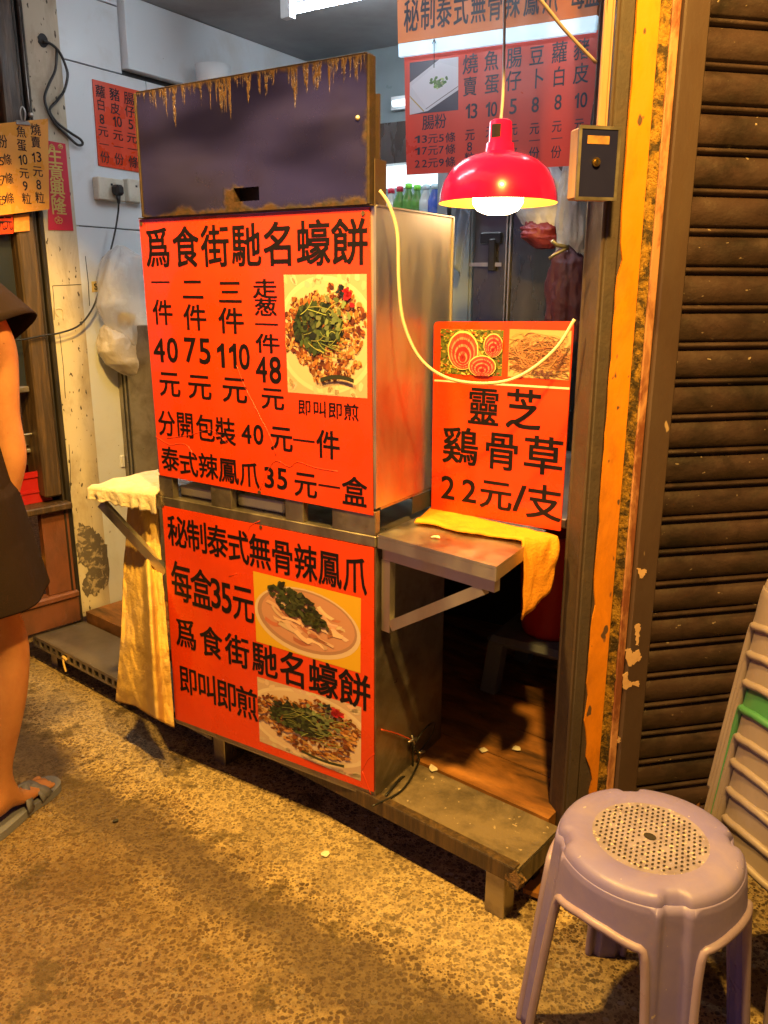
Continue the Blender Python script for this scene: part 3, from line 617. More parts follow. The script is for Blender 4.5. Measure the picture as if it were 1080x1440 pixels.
part('splintered_end', w, mat('broken_mortar', (.22, .12, .05), .85, dirt=(.04, .025, .012), dscale=60, damt=.95, dlo=.45, dhi=.55, bump=.9, bscale=120, bdist=.01), t)
for lx in (-.055, -.965):
    w = MB(); w.box(lx - .024, lx + .024, .006, .05, 0, .11, bev=.002); part('leg', w, M['steel_dull'], t)
w = MB(); w.box(-.05, -.03, .13, .16, 0, .112); part('leg', w, M['frame_dark'], t)
# left metal step
t = thing('metal_step', 'low grey sheet metal step with a perforated edge left of the yellow towel', 'step', PLAT, (-1.5, 0, 0))
zt = .105
w = MB(); w.grid(lambda u, v: Vector((-1.97 + u * .985, .002 + v * .186, zt + .002 * noise.noise(Vector((u * 6, v * 3, 1))))), 30, 8); w.box(-1.97, -.985, .002, .188, zt - .008, zt - .0035); part('tread', w, M['sheet'], t)
w = MB(); n = 26; z0, z1 = zt - .034, zt + .004
for i in range(n):      # perforated angle: upper and lower flange with posts between the slots
    xa_ = -1.97 + i * .985 / n; w.box(xa_, xa_ + .014, -.004, 0, z0 + .009, z1 - .010)
w.box(-1.97, -.985, -.004, 0, z0, z0 + .009); w.box(-1.97, -.985, -.004, 0, z1 - .010, z1); part('perforated_angle', w, M['steel_dull'], t)
w = MB(); w.box(-1.97, -.985, .012, .014, zt - .03, zt - .009); part('shadow_gap', w, M['seam'], t)
for lx in (-1.0, -1.9): w = MB(); w.box(lx - .02, lx + .02, .03, .07, 0, zt - .01); part('leg', w, M['steel_dull'], t)
lb = PLAT.loc(CART.world((0, 0, 0)))
w = MB(); q = py(PLAT, 88, 925, -.01); w.tube([(q.x, -.006, q.z + .004), (q.x + .01, -.014, q.z - .012), (q.x + .028, -.018, q.z - .040)], .0035, 6, spl=4); w.tube([(q.x - .01, -.004, q.z - .003), (q.x + .006, -.010, q.z + .005), (q.x + .02, -.006, q.z - .004)], .005, 6, spl=3)
solo('rag_knot', w, M['towel_yellow'], 'small dirty string knot dangling from the perforated edge of the metal step', 'string', PLAT)

# --- plank on the ground and scraps at the right end
w = MB(); q0 = pz(GW, 735, 1262, 0); w.prism([(q0.x, q0.y, .012), (q0.x + .14, q0.y + .18, .012), (q0.x + .20, q0.y + .12, .012), (q0.x + .05, q0.y - .03, .012)], (0, 0, .012)); solo('wood_plank', w, M['floorwood'], 'short red brown plank lying on the ground between step and stool', 'plank')

# ================================================================== RIGHT WALL: post, pillar, shutter
def sx(x, y=598, c=0.0): return py(WR, x, y, c).x
s_j0, s_j1, s_y0, s_y1, s_r1, s_p1, s_f1 = [sx(x) for x in (799, 828, 851, 880, 896, 907, 940)]
t = thing('door_jamb', 'brown painted steel jamb at the right side of the shop opening', 'jamb', WR, (0, 0, .1))
w = MB(); w.prism([(s_j1, .0705, .1), (s_j1 - .0005, .066, .1), (s_j1 + .002, .062, .1), (s_j1 + .002, .012, .1), (s_j1 + .001, .004, .1), (s_j1 + .004, .001, .1), (s_j1 + .008, .002, .1), (s_j1 + .012, .0705, .1)], (0, 0, 2.4)); part('inner_face', w, M['rust_brown'], t)
w = MB(); w.box(s_j1 + .0085, s_y0, .0, .0795, .0, 2.5, bev=.003); part('outer_face', w, M['grey_jamb'], t)
q = py(WR, 852, 0, -.01); q2 = py(WR, 867, 0, -.01); zb2 = py(WR, 848, 176, -.01).z
w = MB(); w.box(q.x, q2.x - .004, -.012, -.001, zb2 - .04, 2.5, bev=.003); w.box(q2.x - .0035, q2.x, -.008, -.001, zb2 - .04, 2.5, bev=.001); part('batten', w, M['batten'], t)
t = thing('yellow_pillar', 'chipped bright yellow pillar strip with rough olive mortar beside the shutter', 'pillar', WR, (s_y0, 0, 0))
w = MB(); R = random.Random(9)
# left border of the paint is chipped: an uneven outline
zz = [i * .03 for i in range(84)]; left = []
for z in zz:
    o = .0015 * R.uniform(-1, 1)
    for (zc, d, wd) in ((1.355, .010, .02), (1.185, .006, .014), (.66, .007, .022), (.52, .005, .012), (.34, .010, .03), (.24, .030, .06), (.12, .034, .06), (.83, .006, .012), (.44, .008, .02)): o += d * math.exp(-((z - zc) / wd) ** 2)
    left.append((s_y0 + .001 + max(-.0005, o), z))
for i in range(len(zz) - 1):
    (xa1, za), (xb1, zb1) = left[i], left[i + 1]
    w.add([(xa1, -.003, za), (s_y1, -.003, za), (s_y1, -.003, zb1), (xb1, -.003, zb1), (xa1, .002, za), (xb1, .002, zb1)], [(0, 1, 2, 3), (0, 3, 5, 4)])
w.box(s_y1 - .004, s_y1, -.0028, .05, 0, 2.49); part('paint', w, M['yellow_paint'], t)
w = MB(); w.box(s_y0 + .001, s_y1 - .004, .0021, .08, 0, 2.5); part('core', w, M['grey_jamb'], t)
w = MB(); w.grid(lambda u, v: Vector((s_y1 + .0005 + u * (s_r1 - s_y1 - .001), .002 + .010 * math.sin(u * PI) - .006 * noise.noise(Vector((u * 3, v * 90, 2))) - .003 * noise.noise(Vector((u * 8, v * 240, 5))), v * 2.5)), 8, 420); part('mortar', w, M['rough_yellow'], t)
w = MB(); w.box(s_r1, s_p1, -.002, .06, 0, 2.5, bev=.002); part('edge_board', w, M['peach'], t)

t = thing('roller_shutter', 'closed brown ribbed roller shutter right of the yellow pillar', 'shutter', WR, (s_f1, 0, 0))
w = MB(); w.box(s_p1 + .001, s_f1, -.012, .06, 0, 2.5, bev=.003); part('guide_rail', w, M['frame_brown'], t)
za_, zb_ = py(WR, 965, 438, .02).z, py(WR, 965, 865, .02).z; pitch = (za_ - zb_) / 9; zst = za_ - math.floor(za_ / pitch) * pitch
prof = [(0, .013), (.02, .006), (.035, .0035), (.07, .0012), (.11, .0015), (.14, .004), (.155, .010), (.17, .013), (.195, .013), (.21, .009), (.23, .006), (.26, .0045), (.33, .002), (.42, -.0005), (.52, -.002), (.62, -.002), (.72, -.001), (.80, .0012), (.88, .005), (.94, .010), (.97, .0125)]
w = MB(); vs = []; nx = 30; rows = []
nsl = int((2.45 - zst) / pitch) + 1
for k in range(-1, nsl):
    for (f_, y_) in prof:
        z = zst + (k + f_) * pitch
        if z > .02: rows.append((z, y_ + .012))
R = random.Random(4)
w.grid(lambda u, v: Vector((s_f1 - .01 + u * 1.8, rows[int(round(v * (len(rows) - 1)))][1] + .0012 * noise.noise(Vector((u * 14, rows[int(round(v * (len(rows) - 1)))][0] * 16, 0))), rows[int(round(v * (len(rows) - 1)))][0])), 60, len(rows), smooth=True)
part('slat_curtain', w, M['shutter'], t)
FLAKE = mat('bare_peach_undercoat', (.60, .38, .22), .6, dirt=(.4, .2, .1), dscale=40, damt=.5)      # peeled paint flakes on the guide rail
Zr = Z(780, 800, 3.6); R = random.Random(21)
for pts in ([(405, 290), (432, 275), (430, 330), (425, 380), (412, 385), (410, 330)], [(360, 410), (380, 405), (395, 425), (420, 410), (438, 445), (420, 470), (380, 490), (362, 450)], [(345, 540), (368, 520), (372, 560), (390, 572), (425, 570), (425, 600), (392, 590), (350, 610)], [(322, 850), (335, 860), (330, 880), (318, 875)], [(418, 0), (465, 5), (455, 30), (440, 50), (425, 25)]):
    P = [py(WR, *Zr(*p), -.0125) for p in pts]; P = [p + Vector((R.uniform(-.0018, .0018), 0, R.uniform(-.0022, .0022))) for p in spline(P + [P[0]], 6)[:-1]]
    w = MB(); w.prism(P[::-1], (0, .0006, 0)); part('paint_flake', w, FLAKE, t)
w = MB(); w.box(s_j1 + .07, 2.2, .085, .16, 0, 2.6); solo('facade_wall', w, M['rust_brown'], 'dark wall behind the jamb and the roller shutter', 'wall', WR)

# meter box on the jamb
mb_c = -.055
C4 = [py(WR, x, y, mb_c) for x, y in ((818, 181), (873, 176), (866, 279), (809, 281))]
x0m, x1m, z0m, z1m = (C4[0].x + C4[3].x) / 2, (C4[1].x + C4[2].x) / 2, (C4[2].z + C4[3].z) / 2, (C4[0].z + C4[1].z) / 2
t = thing('switch_box', 'dark metal lock box with brass keyhole fixed to the brown jamb', 'switch box', WR, (x0m, 0, z0m))
w = MB(); w.box(x0m, x1m, mb_c + .004, -.013, z0m, z1m, bev=.003); part('case', w, M['batten'], t)
w = MB(); fw = .0035
w.box(x0m - .002, x1m + .002, mb_c, mb_c + .0035, z0m - .002, z0m + fw); w.box(x0m - .002, x1m + .002, mb_c, mb_c + .0035, z1m - fw, z1m + .002); w.box(x0m - .002, x0m + fw, mb_c, mb_c + .0035, z0m + fw, z1m - fw); w.box(x1m - fw, x1m + .002, mb_c, mb_c + .0035, z0m + fw, z1m - fw)
part('rim', w, M['steel_dull'], t)
w = MB(); w.box(x0m + fw, x1m - fw, mb_c + .0015, mb_c + .0035, z0m + fw, z1m - fw); part('door', w, M['navy_metal'], t)
w = MB(); kx, kz = py(WR, 838, 228, mb_c).x, py(WR, 838, 228, mb_c).z
for r0, y0_, y1_ in ((.0075, mb_c - .003, mb_c + .001), (.0045, mb_c - .006, mb_c - .003)):
    P = [(kx + r0 * math.cos(i * PI / 10), y0_, kz + r0 * math.sin(i * PI / 10)) for i in range(20)]; w.prism(P[::-1], (0, y1_ - y0_, 0))
w.box(kx - .0012, kx + .0012, mb_c - .0064, mb_c - .006, kz - .003, kz + .003, 1); part('keyhole', w, [M['brass'], M['black']], t)
w = MB(); l0, l1 = py(WR, 827, 190, mb_c), py(WR, 857, 203, mb_c); w.box(l0.x, l1.x, mb_c + .0008, mb_c + .0014, l1.z, l0.z); part('faded_label', w, mat('faded_amber_label', (.36, .17, .05), .6, dirt=(.12, .07, .05), dscale=50, damt=.9), t)

# fascia board above the opening (out of frame, shades the upper part of the shop)
w = MB(); w.box(-2.4, -.02, -.33, -.28, 2.06, 2.7); solo('fascia_board', w, M['orange_board'], 'long board across the top of the shop opening', 'board', PLAT)
w = MB(); w.box(-2.4, -.02, -.279, .12, 2.30, 2.33); solo('awning_soffit', w, M['ceil'], 'flat soffit under the board above the shop opening', 'soffit', PLAT)

w = MB(); w.box(-.62, -.03, .13, .19, 1.95, 2.28, bev=.01); solo('light_blocker', w, M['frame_brown'], 'brown box added out of view to shade the menu board from the street lamp', 'box', PLAT)  # unseen box, added to block street lamp light from the menu board

# ================================================================== THE CART
zb0 = .146; Wd, Dp = .655, .32
t_cart = t = thing('food_cart', 'stainless steel snack cart covered in orange price signs', 'cart', CART, (-Wd / 2, Dp / 2, zb0))
w = MB()      # lower cabinet
w.box(-Wd, 0, 0, .004, zb0, .760); w.box(-Wd, -Wd + .004, .004, Dp, zb0, .760); w.box(-.004, 0, .004, Dp, zb0, .760); w.box(-Wd + .004, -.004, Dp - .004, Dp, zb0, .760); w.box(-Wd, 0, 0, Dp, zb0 - .006, zb0 - .0005)
part('lower_cabinet', w, M['steel_dull'], t)
w = MB()      # counter band with slots
w.box(-Wd - .002, .002, -.003, Dp + .002, .761, .786, bev=.002)
w.box(-Wd, 0, .02, Dp, .8405, .846)
sl = [(244, 297), (325, 401), (426, 467)]; ed = [-Wd]
for a1, a2 in sl: ed += [py(CART, a1, 690, 0).x, py(CART, a2, 700, 0).x]
ed += [0.0]
for i in range(0, len(ed), 2): w.box(ed[i], ed[i + 1], -.001, .018, .7865, .840, bev=.001)
part('counter_band', w, M['steel_dull'], t)
w = MB(); w.box(ed[1] - .01, ed[2] + .02, .03, .10, .787, .812, bev=.004); w.box(ed[3] - .01, ed[4] - .03, .03, .10, .787, .815, bev=.004); part('napkin_pack', w, M['white_pl'], t)
w = MB()      # upper cabinet, stainless
zt1 = 1.452
w.box(-Wd, 0, 0, .003, .8465, zt1); w.box(-.003, 0, .0035, Dp, .8465, zt1); w.box(-Wd, -Wd + .003, .0035, Dp, .8465, zt1); w.box(-Wd + .0035, -.0035, Dp - .003, Dp, .8465, zt1)
w.box(-Wd + .0035, -.0035, .0035, Dp - .0035, zt1 - .012, zt1 - .009)
part('upper_cabinet', w, M['steel'], t)
w = MB(); w.bar((.0005, .002, zt1 + .001), (.0005, Dp, zt1 + .001), .005, .003); w.bar((.001, -.001, .847), (.001, -.001, zt1), .004, .004, (1, 0, 0)); w.bar((0.001, Dp, .847), (.001, Dp, zt1), .004, .004, (1, 0, 0)); part('folded_edge', w, M['steel'], t)
w = MB()      # side opening where the shelf meets the cabinet
a1, a2 = pxx(CART, 580, 705, .001), pxx(CART, 606, 690, .001)
w.box(.0, .0014, a1.y, Dp - .004, .80, .840); part('side_slot', w, M['seam'], t)
# hood: a frame round a small slot
hx0, hx1 = -.628, -.012; hz1 = 1.716; hy0, hy1 = -.012, .008
q1, q2 = py(CART, 329, 284, hy0), py(CART, 364, 262, hy0)
w = MB(); hb = zt1 + .003
w.box(hx0, q1.x, hy0, hy1, hb, hz1); w.box(q2.x, hx1, hy0, hy1, hb, hz1); w.box(q1.x, q2.x, hy0, hy1, q2.z, hz1); w.box(q1.x, q2.x, hy0, hy1, hb, q1.z)
hood = part('hood_panel', w, M['hood'], t); me = hood.data
bo = BASES[t.name]
for v in me.vertices: v.co += bo - Vector((0, 0, hb))        # own coordinates: x from the right end, z from the lower edge
hood.location = Vector((0, 0, hb)) - bo
w = MB(); w.box(hx1 + .0005, hx1 + .006, hy0 - .001, hy1 + .002, hb, hz1 - .001, bev=.001); w.box(hx0 - .006, hx0 - .0005, hy0 - .003, hy1 + .02, hb, hz1, bev=.001); w.box(hx0, hx1, hy0 - .001, hy1 + .002, hz1 + .0005, hz1 + .0025, bev=.0005); part('hood_trim', w, M['hood_trim'], t)
w = MB(); w.box(-Wd + .004, -.002, -.010, .01, zt1 + .0003, zt1 + .0028); part('hood_foot', w, M['dark_wood'], t)
w = MB(); q = py(CART, 503, 166, hy0); w.lathe([(0, .004), (.003, .0035), (.0048, .001), (.005, 0)], (0, 0, 0), 14)
for v in w.v: v.x, v.y, v.z = q.x + v.x, hy0 - v.z - .0002, q.z + v.y
part('rivet', w, M['steel'], t)
w = MB(); w.box(hx0 + .02, hx1, .03, .035, zt1 - .008, hz1 - .06); w.box(-.004, -.001, .0, .04, zt1 + .001, zt1 + .085); part('hood_back', w, M['rust_brown'], t)
# right folding shelf
zs_ = .79
SH = {k: pz(CART, x, y, zs_) for k, (x, y) in dict(fl=(530, 752), fr=(698, 797), br=(768, 746), bl=(607, 704)).items()}
fl, fr_, br, bl = Vector((.004, 0.002, zs_)), SH['fr'], SH['br'], Vector((.004, Dp + .01, zs_))
w = MB(); w.prism([fl, fr_, br, bl][::-1], (0, 0, -.006)); part('shelf_top', w, M['steel'], t)
w = MB()
def lip(a, b, h=.030, th=.003):
    n_ = Vector((-(b - a).y, (b - a).x, 0)).normalized() * th
    w.prism([a + Vector((0, 0, -.0065)), b + Vector((0, 0, -.0065)), b + Vector((0, 0, -h)), a + Vector((0, 0, -h))], n_)
lip(fl, fr_); lip(fr_, br); part('shelf_apron', w, M['steel'], t)
w = MB(); d_ = (fr_ - fl).normalized(); inn = Vector((-d_.y, d_.x, 0)) * .02
p1 = fl + inn + Vector((.012, 0, -.045)); p2 = fr_ + inn - d_ * .01 + Vector((0, 0, -.045)); p3 = fl + inn + Vector((.012, 0, -.215))
w.bar(p1 - d_ * .01, p2, .018, .026); w.bar(p1 + Vector((0, 0, -.0135)), p3 + Vector((0, 0, -.01)), .018, .024, tuple(d_)); w.bar(p3 + d_ * .012 + Vector((0, 0, .006)), p2 - d_ * .03 + Vector((0, 0, -.014)), .016, .024)
part('shelf_bracket', w, M['steel'], t)
# left folding shelf
FL = {k: pz(CART, x, y, zs_) for k, (x, y) in dict(tip=(120, 688), fr=(222, 714)).items()}
tl = FL['tip']; A_ = Vector((-Wd - .004, .0, zs_)); B_ = Vector((-Wd - .004, .30, zs_)); Cn = Vector((tl.x, tl.y + .02, zs_)); D_ = Vector((tl.x + .0, tl.y + .27, zs_))
w = MB(); w.prism([A_, B_, D_, Cn], (0, 0, -.010)); part('shelf_top', w, M['steel'], t)
w = MB(); w.bar(Vector((tl.x + .02, tl.y + .03, zs_ - .022)), Vector((-Wd - .006, .01, zs_ - .022)), .016, .022); w.bar(Vector((tl.x + .025, tl.y + .028, zs_ - .04)), Vector((-Wd - .006, .008, zs_ - .215)), .016, .024); part('shelf_bracket', w, M['steel'], t)

# --- signs on the cart
def screws(mb, fr, c, pts, r=.0045):
    for (x, y) in pts:
        q = py(fr, x, y, c); P = [(q.x + r * math.cos(i * PI / 6), c - .002, q.z + r * math.sin(i * PI / 6)) for i in range(12)]; mb.prism(P[::-1], (0, .002, 0))
Z5 = Z(190, 280, 3.086); cs = -.004
t = thing('price_sign', 'large orange oyster omelette price sign on the upper half of the cart', 'sign', CART, (-.33, cs, .84))
w = MB(); quad_panel(w, CART, cs, [(195.5, 309), (519, 291), (524.5, 725), (224.5, 668)], .0025)
for pts in ([(440, 720), (470, 800), (520, 900), (590, 1040), (612, 1112)], [(90, 1030), (150, 1065), (200, 1060), (232, 1075), (262, 1130)], [(540, 1270), (575, 1180), (612, 1135), (670, 1162), (705, 1140), (780, 1165), (880, 1182)], [(140, 1038), (250, 1020), (330, 1000), (400, 1060)]):
    w.tube([py(CART, *Z5(*p), cs) for p in pts], .0011, 5, spl=3)
part('panel', w, M['orange_print'], t)
w = MB(); c = cs - .0007; k = 3.086
row(w, '爲食街馳名蠔餅', CART, c, Z5(98, 215), Z5(930, 190), 31, 54, 46, 63, .030)
for col in ((('一', 110, 362, 72, 60), ('件', 120, 493, 78, 105), ('4', 104, 655, 48, 102), ('0', 162, 655, 46, 108), ('元', 150, 803, 82, 108)),
            (('二', 250, 392, 85, 100), ('件', 260, 515, 90, 108), ('7', 240, 655, 50, 108), ('5', 302, 660, 48, 112), ('元', 280, 815, 92, 108)),
            (('三', 412, 405, 95, 105), ('件', 417, 530, 100, 110), ('1', 372, 678, 30, 105), ('1', 424, 680, 30, 108), ('0', 474, 684, 46, 112), ('元', 432, 828, 98, 112)),
            (('走', 563, 390, 95, 80), ('葱', 567, 470, 90, 74), ('一', 570, 545, 90, 60), ('件', 575, 628, 95, 80), ('4', 548, 738, 48, 112), ('8', 608, 742, 50, 118), ('元', 597, 866, 90, 95)),
            (('分', 137, 975, 66, 105), ('開', 217, 982, 68, 108), ('包', 305, 997, 72, 110), ('裝', 392, 1010, 78, 112), ('4', 483, 1018, 42, 82), ('0', 535, 1022, 42, 86), ('元', 635, 1040, 88, 108), ('一', 732, 1050, 85, 60), ('件', 838, 1068, 92, 118)),
            (('泰', 152, 1130, 68, 100), ('式', 232, 1150, 72, 100), ('辣', 317, 1162, 74, 104), ('鳳', 405, 1180, 78, 106), ('爪', 495, 1197, 76, 106), ('3', 582, 1208, 40, 90), ('5', 638, 1214, 42, 92), ('元', 740, 1240, 90, 108), ('一', 842, 1248, 85, 60), ('盒', 952, 1272, 98, 122))):
    w2 = MB()
    for ch, x, y, ww, hh in col: put(w2, ch, CART, c, 0, Z5(x, y), ww / k, hh / k, .026)
    part('lettering', w2, M['ink'], t)
part('lettering', w, M['ink'], t); w = MB()
row(w, '即叫即煎', CART, c, Z5(735, 905), Z5(938, 926), 17, 21, 19.5, 22.5, .016)
part('lettering', w, M['ink'], t)
for q_ in (Z5(28, 108), Z5(990, 62), Z5(540, 1272)): w = MB(); screws(w, CART, cs, [q_]); part('screw', w, M['rust_brown'], t)
picture(CART, cs - .0004, [Z5(645, 328), Z5(1005, 325), Z5(1008, 865), Z5(663, 838)], 'oyster', t, 11)

Z6 = Z(220, 680, 3.131); k = 3.131
t = thing('chicken_feet_sign', 'orange boneless spicy chicken feet sign on the lower half of the cart', 'sign', CART, (-.33, cs, .15))
w = MB(); quad_panel(w, CART, cs, [(228, 711), (525.5, 771), (525.5, 1114), (247, 1011)], .0025)
for pts in ([(400, 250), (410, 190), (455, 165)], [(905, 1265), (930, 1215), (960, 1190)], [(905, 1265), (930, 1330), (945, 1370)], [(320, 410), (355, 395)]): w.tube([py(CART, *Z6(*p), cs) for p in pts], .001, 5, spl=3)
part('panel', w, M['orange_print'], t)
w = MB()
row(w, '秘制泰式無骨辣鳳爪', CART, c, Z6(93, 215), Z6(873, 405), 25, 41, 30, 50, .026); part('lettering', w, M['ink'], t); w = MB()
for ch, x, y, ww, hh in (('每', 110, 438, 78, 165), ('盒', 198, 470, 82, 165), ('3', 261, 484, 40, 130), ('5', 308, 505, 42, 132), ('元', 382, 530, 84, 155)): put(w, ch, CART, c, 0, Z6(x, y), ww / k, hh / k, .028)
part('lettering', w, M['ink'], t); w = MB()
row(w, '爲食街馳名蠔餅', CART, c, Z6(130, 665), Z6(872, 912), 26, 39, 40, 48, .028); part('lettering', w, M['ink'], t); w = MB()
row(w, '即叫即煎', CART, c, Z6(140, 870), Z6(398, 970), 23, 37, 27, 41, .026)
part('lettering', w, M['ink'], t)
for q_ in (Z6(460, 190), Z6(30, 95)): w = MB(); screws(w, CART, cs, [q_], .004); part('screw', w, M['rust_brown'], t)
picture(CART, cs - .0004, [Z6(425, 385), Z6(900, 505), Z6(898, 835), Z6(440, 695)], 'claw', t, 12)
picture(CART, cs - .0004, [Z6(443, 850), Z6(902, 985), Z6(900, 1310), Z6(455, 1135)], 'oyster', t, 13)

# --- herb tea sign standing on the right shelf
p_a = GW.loc(EYE + ray(608, 716) * ((.80 - CAM_H) / ray(608, 716).z)); p_b = EYE + ray(790, 748) * ((.80 - CAM_H) / ray(790, 748).z)
dd = (p_b - p_a); SF = Frame((p_a.x, p_a.y), math.degrees(math.atan2(dd.y, dd.x)))
Z7 = Z(510, 420, 3.274); k = 3.274
t = thing('herb_tea_sign', 'orange herb tea price board standing at the back of the steel shelf', 'sign', SF, (.16, 0, .797))
w = MB(); C_ = [py(SF, *p, 0) for p in ((610, 452), (807, 452), (788, 747), (606.5, 716))]; rr = .010
pts = []
for i, (cx_, cz_, a0) in enumerate(((C_[0].x + rr, C_[0].z - rr, PI / 2), (C_[3].x + .001, C_[3].z + .001, PI), (C_[2].x - .001, C_[2].z + .001, 1.5 * PI), (C_[1].x - rr, C_[1].z - rr, 0))):
    r_ = rr if i in (0, 3) else .001
    for j in range(6): a = a0 + j * PI / 10; pts.append((cx_ + r_ * math.cos(a), 0, cz_ + r_ * math.sin(a)))
w.prism(pts, (0, .004, 0))
q0, q1 = py(SF, *Z7(330, 376), -.0004), py(SF, *Z7(952, 414), -.0004)
part('panel', w, M['orange_print'], t)
w = MB(); w.bar(q0, q1, .0006, .004, (0, 0, 1)); part('white_line', w, M['paper'], t)
w = MB(); c7 = -.0007
for ch, x, y, ww, hh in (('靈', 557, 500, 132, 172), ('芝', 740, 515, 148, 180), ('鷄', 450, 682, 148, 165), ('骨', 640, 705, 146, 170), ('草', 832, 727, 168, 170), ('2', 393, 870, 60, 106), ('2', 490, 886, 64, 106), ('元', 613, 905, 136, 135), ('/', 722, 920, 56, 124), ('支', 835, 942, 148, 155)): put(w, ch, SF, c7, 0, Z7(x, y), ww / k, hh / k, .028)
part('lettering', w, M['ink'], t)
picture(SF, -.0005, [Z7(360, 138), Z7(650, 145), Z7(640, 358), Z7(358, 345)], 'lingzhi', t, 14)
picture(SF, -.0005, [Z7(677, 140), Z7(962, 148), Z7(950, 376), Z7(668, 358)], 'herb', t, 15)

# ================================================================== CLOTHS
def cloth(fn, nu, nv, th=.003):
    mb = MB(); mb.grid(fn, nu, nv); b = len(mb.v); return mb
def solid(o, th):
    m = o.modifiers.new('thickness', 'SOLIDIFY'); m.thickness = th; m.offset = 0; return o
# amber cloth lying along the back of the right shelf and over its right end
back = [Vector(SH['bl']) + Vector((-.012, -.016, .006)), Vector(SH['br']) + Vector((0.0, .0, .006))]
cb0, cb1 = pz(CART, 583, 737, zs_ + .006), pz(CART, 733, 764, zs_ + .006)
ct0, ct1 = pz(CART, 606, 715, zs_ + .006), pz(CART, 790, 757, zs_ + .006)
def amber(u, v):
    L_ = .78
    if u < L_:
        t_ = u / L_; a, b = ct0.lerp(ct1 + Vector((-.01, .0, 0)), t_), cb0.lerp(cb1, t_); p = a.lerp(b, v) + Vector((0, .012 * math.sin(t_ * 9) * v * .6, 0))
        return p + Vector((0, 0, .002 + .003 * abs(noise.noise(Vector((t_ * 7, v * 3, 1)))) + .006 * math.exp(-((v - .9) / .12) ** 2) * (.6 + .4 * math.sin(t_ * 14))))
    t_ = (u - L_) / (1 - L_); a, b = ct1 + Vector((-.01, 0, 0)), cb1; p = a.lerp(b, v)
    d = (b - a).normalized(); out = Vector((d.y * -1, d.x, 0)) * -1
    o2 = Vector((.845 * .3, -.2, 0)); o2 = (SH['fr'] - SH['fl']).normalized()
    hang = t_ * (.115 + .055 * v) * 1.0
    return p + o2 * (.010 * min(1, t_ * 4) + .008 * noise.noise(Vector((v * 4, t_ * 3, 4)))) + d * (.02 * t_ * (1 - v)) + Vector((0, 0, .004 - hang + .004 * noise.noise(Vector((v * 9, t_ * 2, 8)))))
mb = MB(); mb.grid(amber, 60, 18); solid(solo('dish_cloth', mb, M['cloth_orange'], 'amber dish cloth draped over the back and end of the steel shelf', 'cloth', CART), .004)
# cream towel on the left shelf with a frilly hanging edge
def cream(u, v):
    A1, A2 = Cn.lerp(A_, u), D_.lerp(B_, u)
    if v > .28:
        t_ = (v - .28) / .72; p = A1.lerp(A2, t_); return p + Vector((0, 0, .006 + .006 * noise.noise(Vector((u * 5, t_ * 5, 2))) + .002 * noise.noise(Vector((u * 40, t_ * 40, 2)))))
    t_ = (.28 - v) / .28; p = A1 + Vector((0, -.006, .004))
    return p + Vector((0, -.006 - .005 * math.sin(u * 31 + 2 * math.sin(u * 9)) * t_ - .003 * noise.noise(Vector((u * 14, t_ * 3, 1))), -.040 * t_ * (1 + .25 * noise.noise(Vector((u * 9, 0, 2))) + .12 * noise.noise(Vector((u * 40, 0, 5)))) * (.8 + .5 * u)))
mb = MB(); mb.grid(cream, 90, 40); solid(solo('terry_towel', mb, M['towel_white'], 'cream terry towel spread over the left folding shelf of the cart', 'towel', CART), .006)
# long yellow towel hanging below the left shelf
yc = -.028
TW = [(181, 700, 223, 716), (174, 800, 228, 806), (170, 900, 237, 905), (163, 985, 245, 968)]
def yel(u, v):
    i = min(2, int(v * 3)); f_ = v * 3 - i
    l0_, l1_ = TW[i], TW[i + 1]; lx, ly = l0_[0] + (l1_[0] - l0_[0]) * f_, l0_[1] + (l1_[1] - l0_[1]) * f_; rx, ry = l0_[2] + (l1_[2] - l0_[2]) * f_, l0_[3] + (l1_[3] - l0_[3]) * f_
    bulge = 30 * v ** 3 * (1 - (1 - u) ** 1.4) + 38 * max(0, v - .75) * 4 * max(0, u - .35)
    x, y = lx + (rx - lx) * u, ly + (ry - ly) * u + bulge
    fold = .012 * math.sin(u * 5 + 1.0) * (.3 + v) - .05 * math.exp(-((u - .60 - .1 * v) / .09) ** 2) * min(1, v * 2) + .010 * noise.noise(Vector((u * 4, v * 4, 3))) + .006 * (.3 - abs(noise.noise(Vector((u * 5 + v * 3, v * 7, 9))))) + .003 * noise.noise(Vector((u * 16, v * 22, 4)))
    return py(CART, x, y, .045 - .085 * min(1, v * 1.5) + fold * min(1, v * 2 + .2))
mb = MB(); mb.grid(yel, 60, 110); solid(solo('yellow_towel', mb, M['towel_yellow'], 'long faded yellow towel hanging beside the cart over the metal step', 'towel', CART), .004)

# ================================================================== PAPER SCRAPS, CABLES
def scrap(px, z, r, label, seed, m='paper'):
    R = random.Random(seed); q = pz(GW, px[0], px[1], z); n = 7; mb = MB()
    P = [(q.x + r * R.uniform(.5, 1.2) * math.cos(2 * PI * i / n), q.y + r * R.uniform(.5, 1.2) * math.sin(2 * PI * i / n), z + .001 + R.uniform(0, .004)) for i in range(n)]
    ctr = Vector((q.x, q.y, z + .005)); vs = [Vector(p) for p in P] + [ctr]
    mb.add(vs + [v + Vector((0, 0, .0012)) for v in vs], [(i, (i + 1) % n, n) for i in range(n)] + [(n + 1 + (i + 1) % n, n + 1 + i, 2 * n + 1) for i in range(n)] + [(i, n + 1 + i, n + 1 + (i + 1) % n, (i + 1) % n) for i in range(n)])
    solo('paper_scrap', mb, M[m], label, 'scrap', group='litter scraps')
scrap((613, 757), zs_ + .001, .012, 'crumpled white scrap lying on the steel shelf', 1)
scrap((679, 1056), .146, .012, 'left of the two pale scraps on the lit floor boards', 2)
scrap((727, 1054), .146, .014, 'right of the two pale scraps on the lit floor boards', 3)
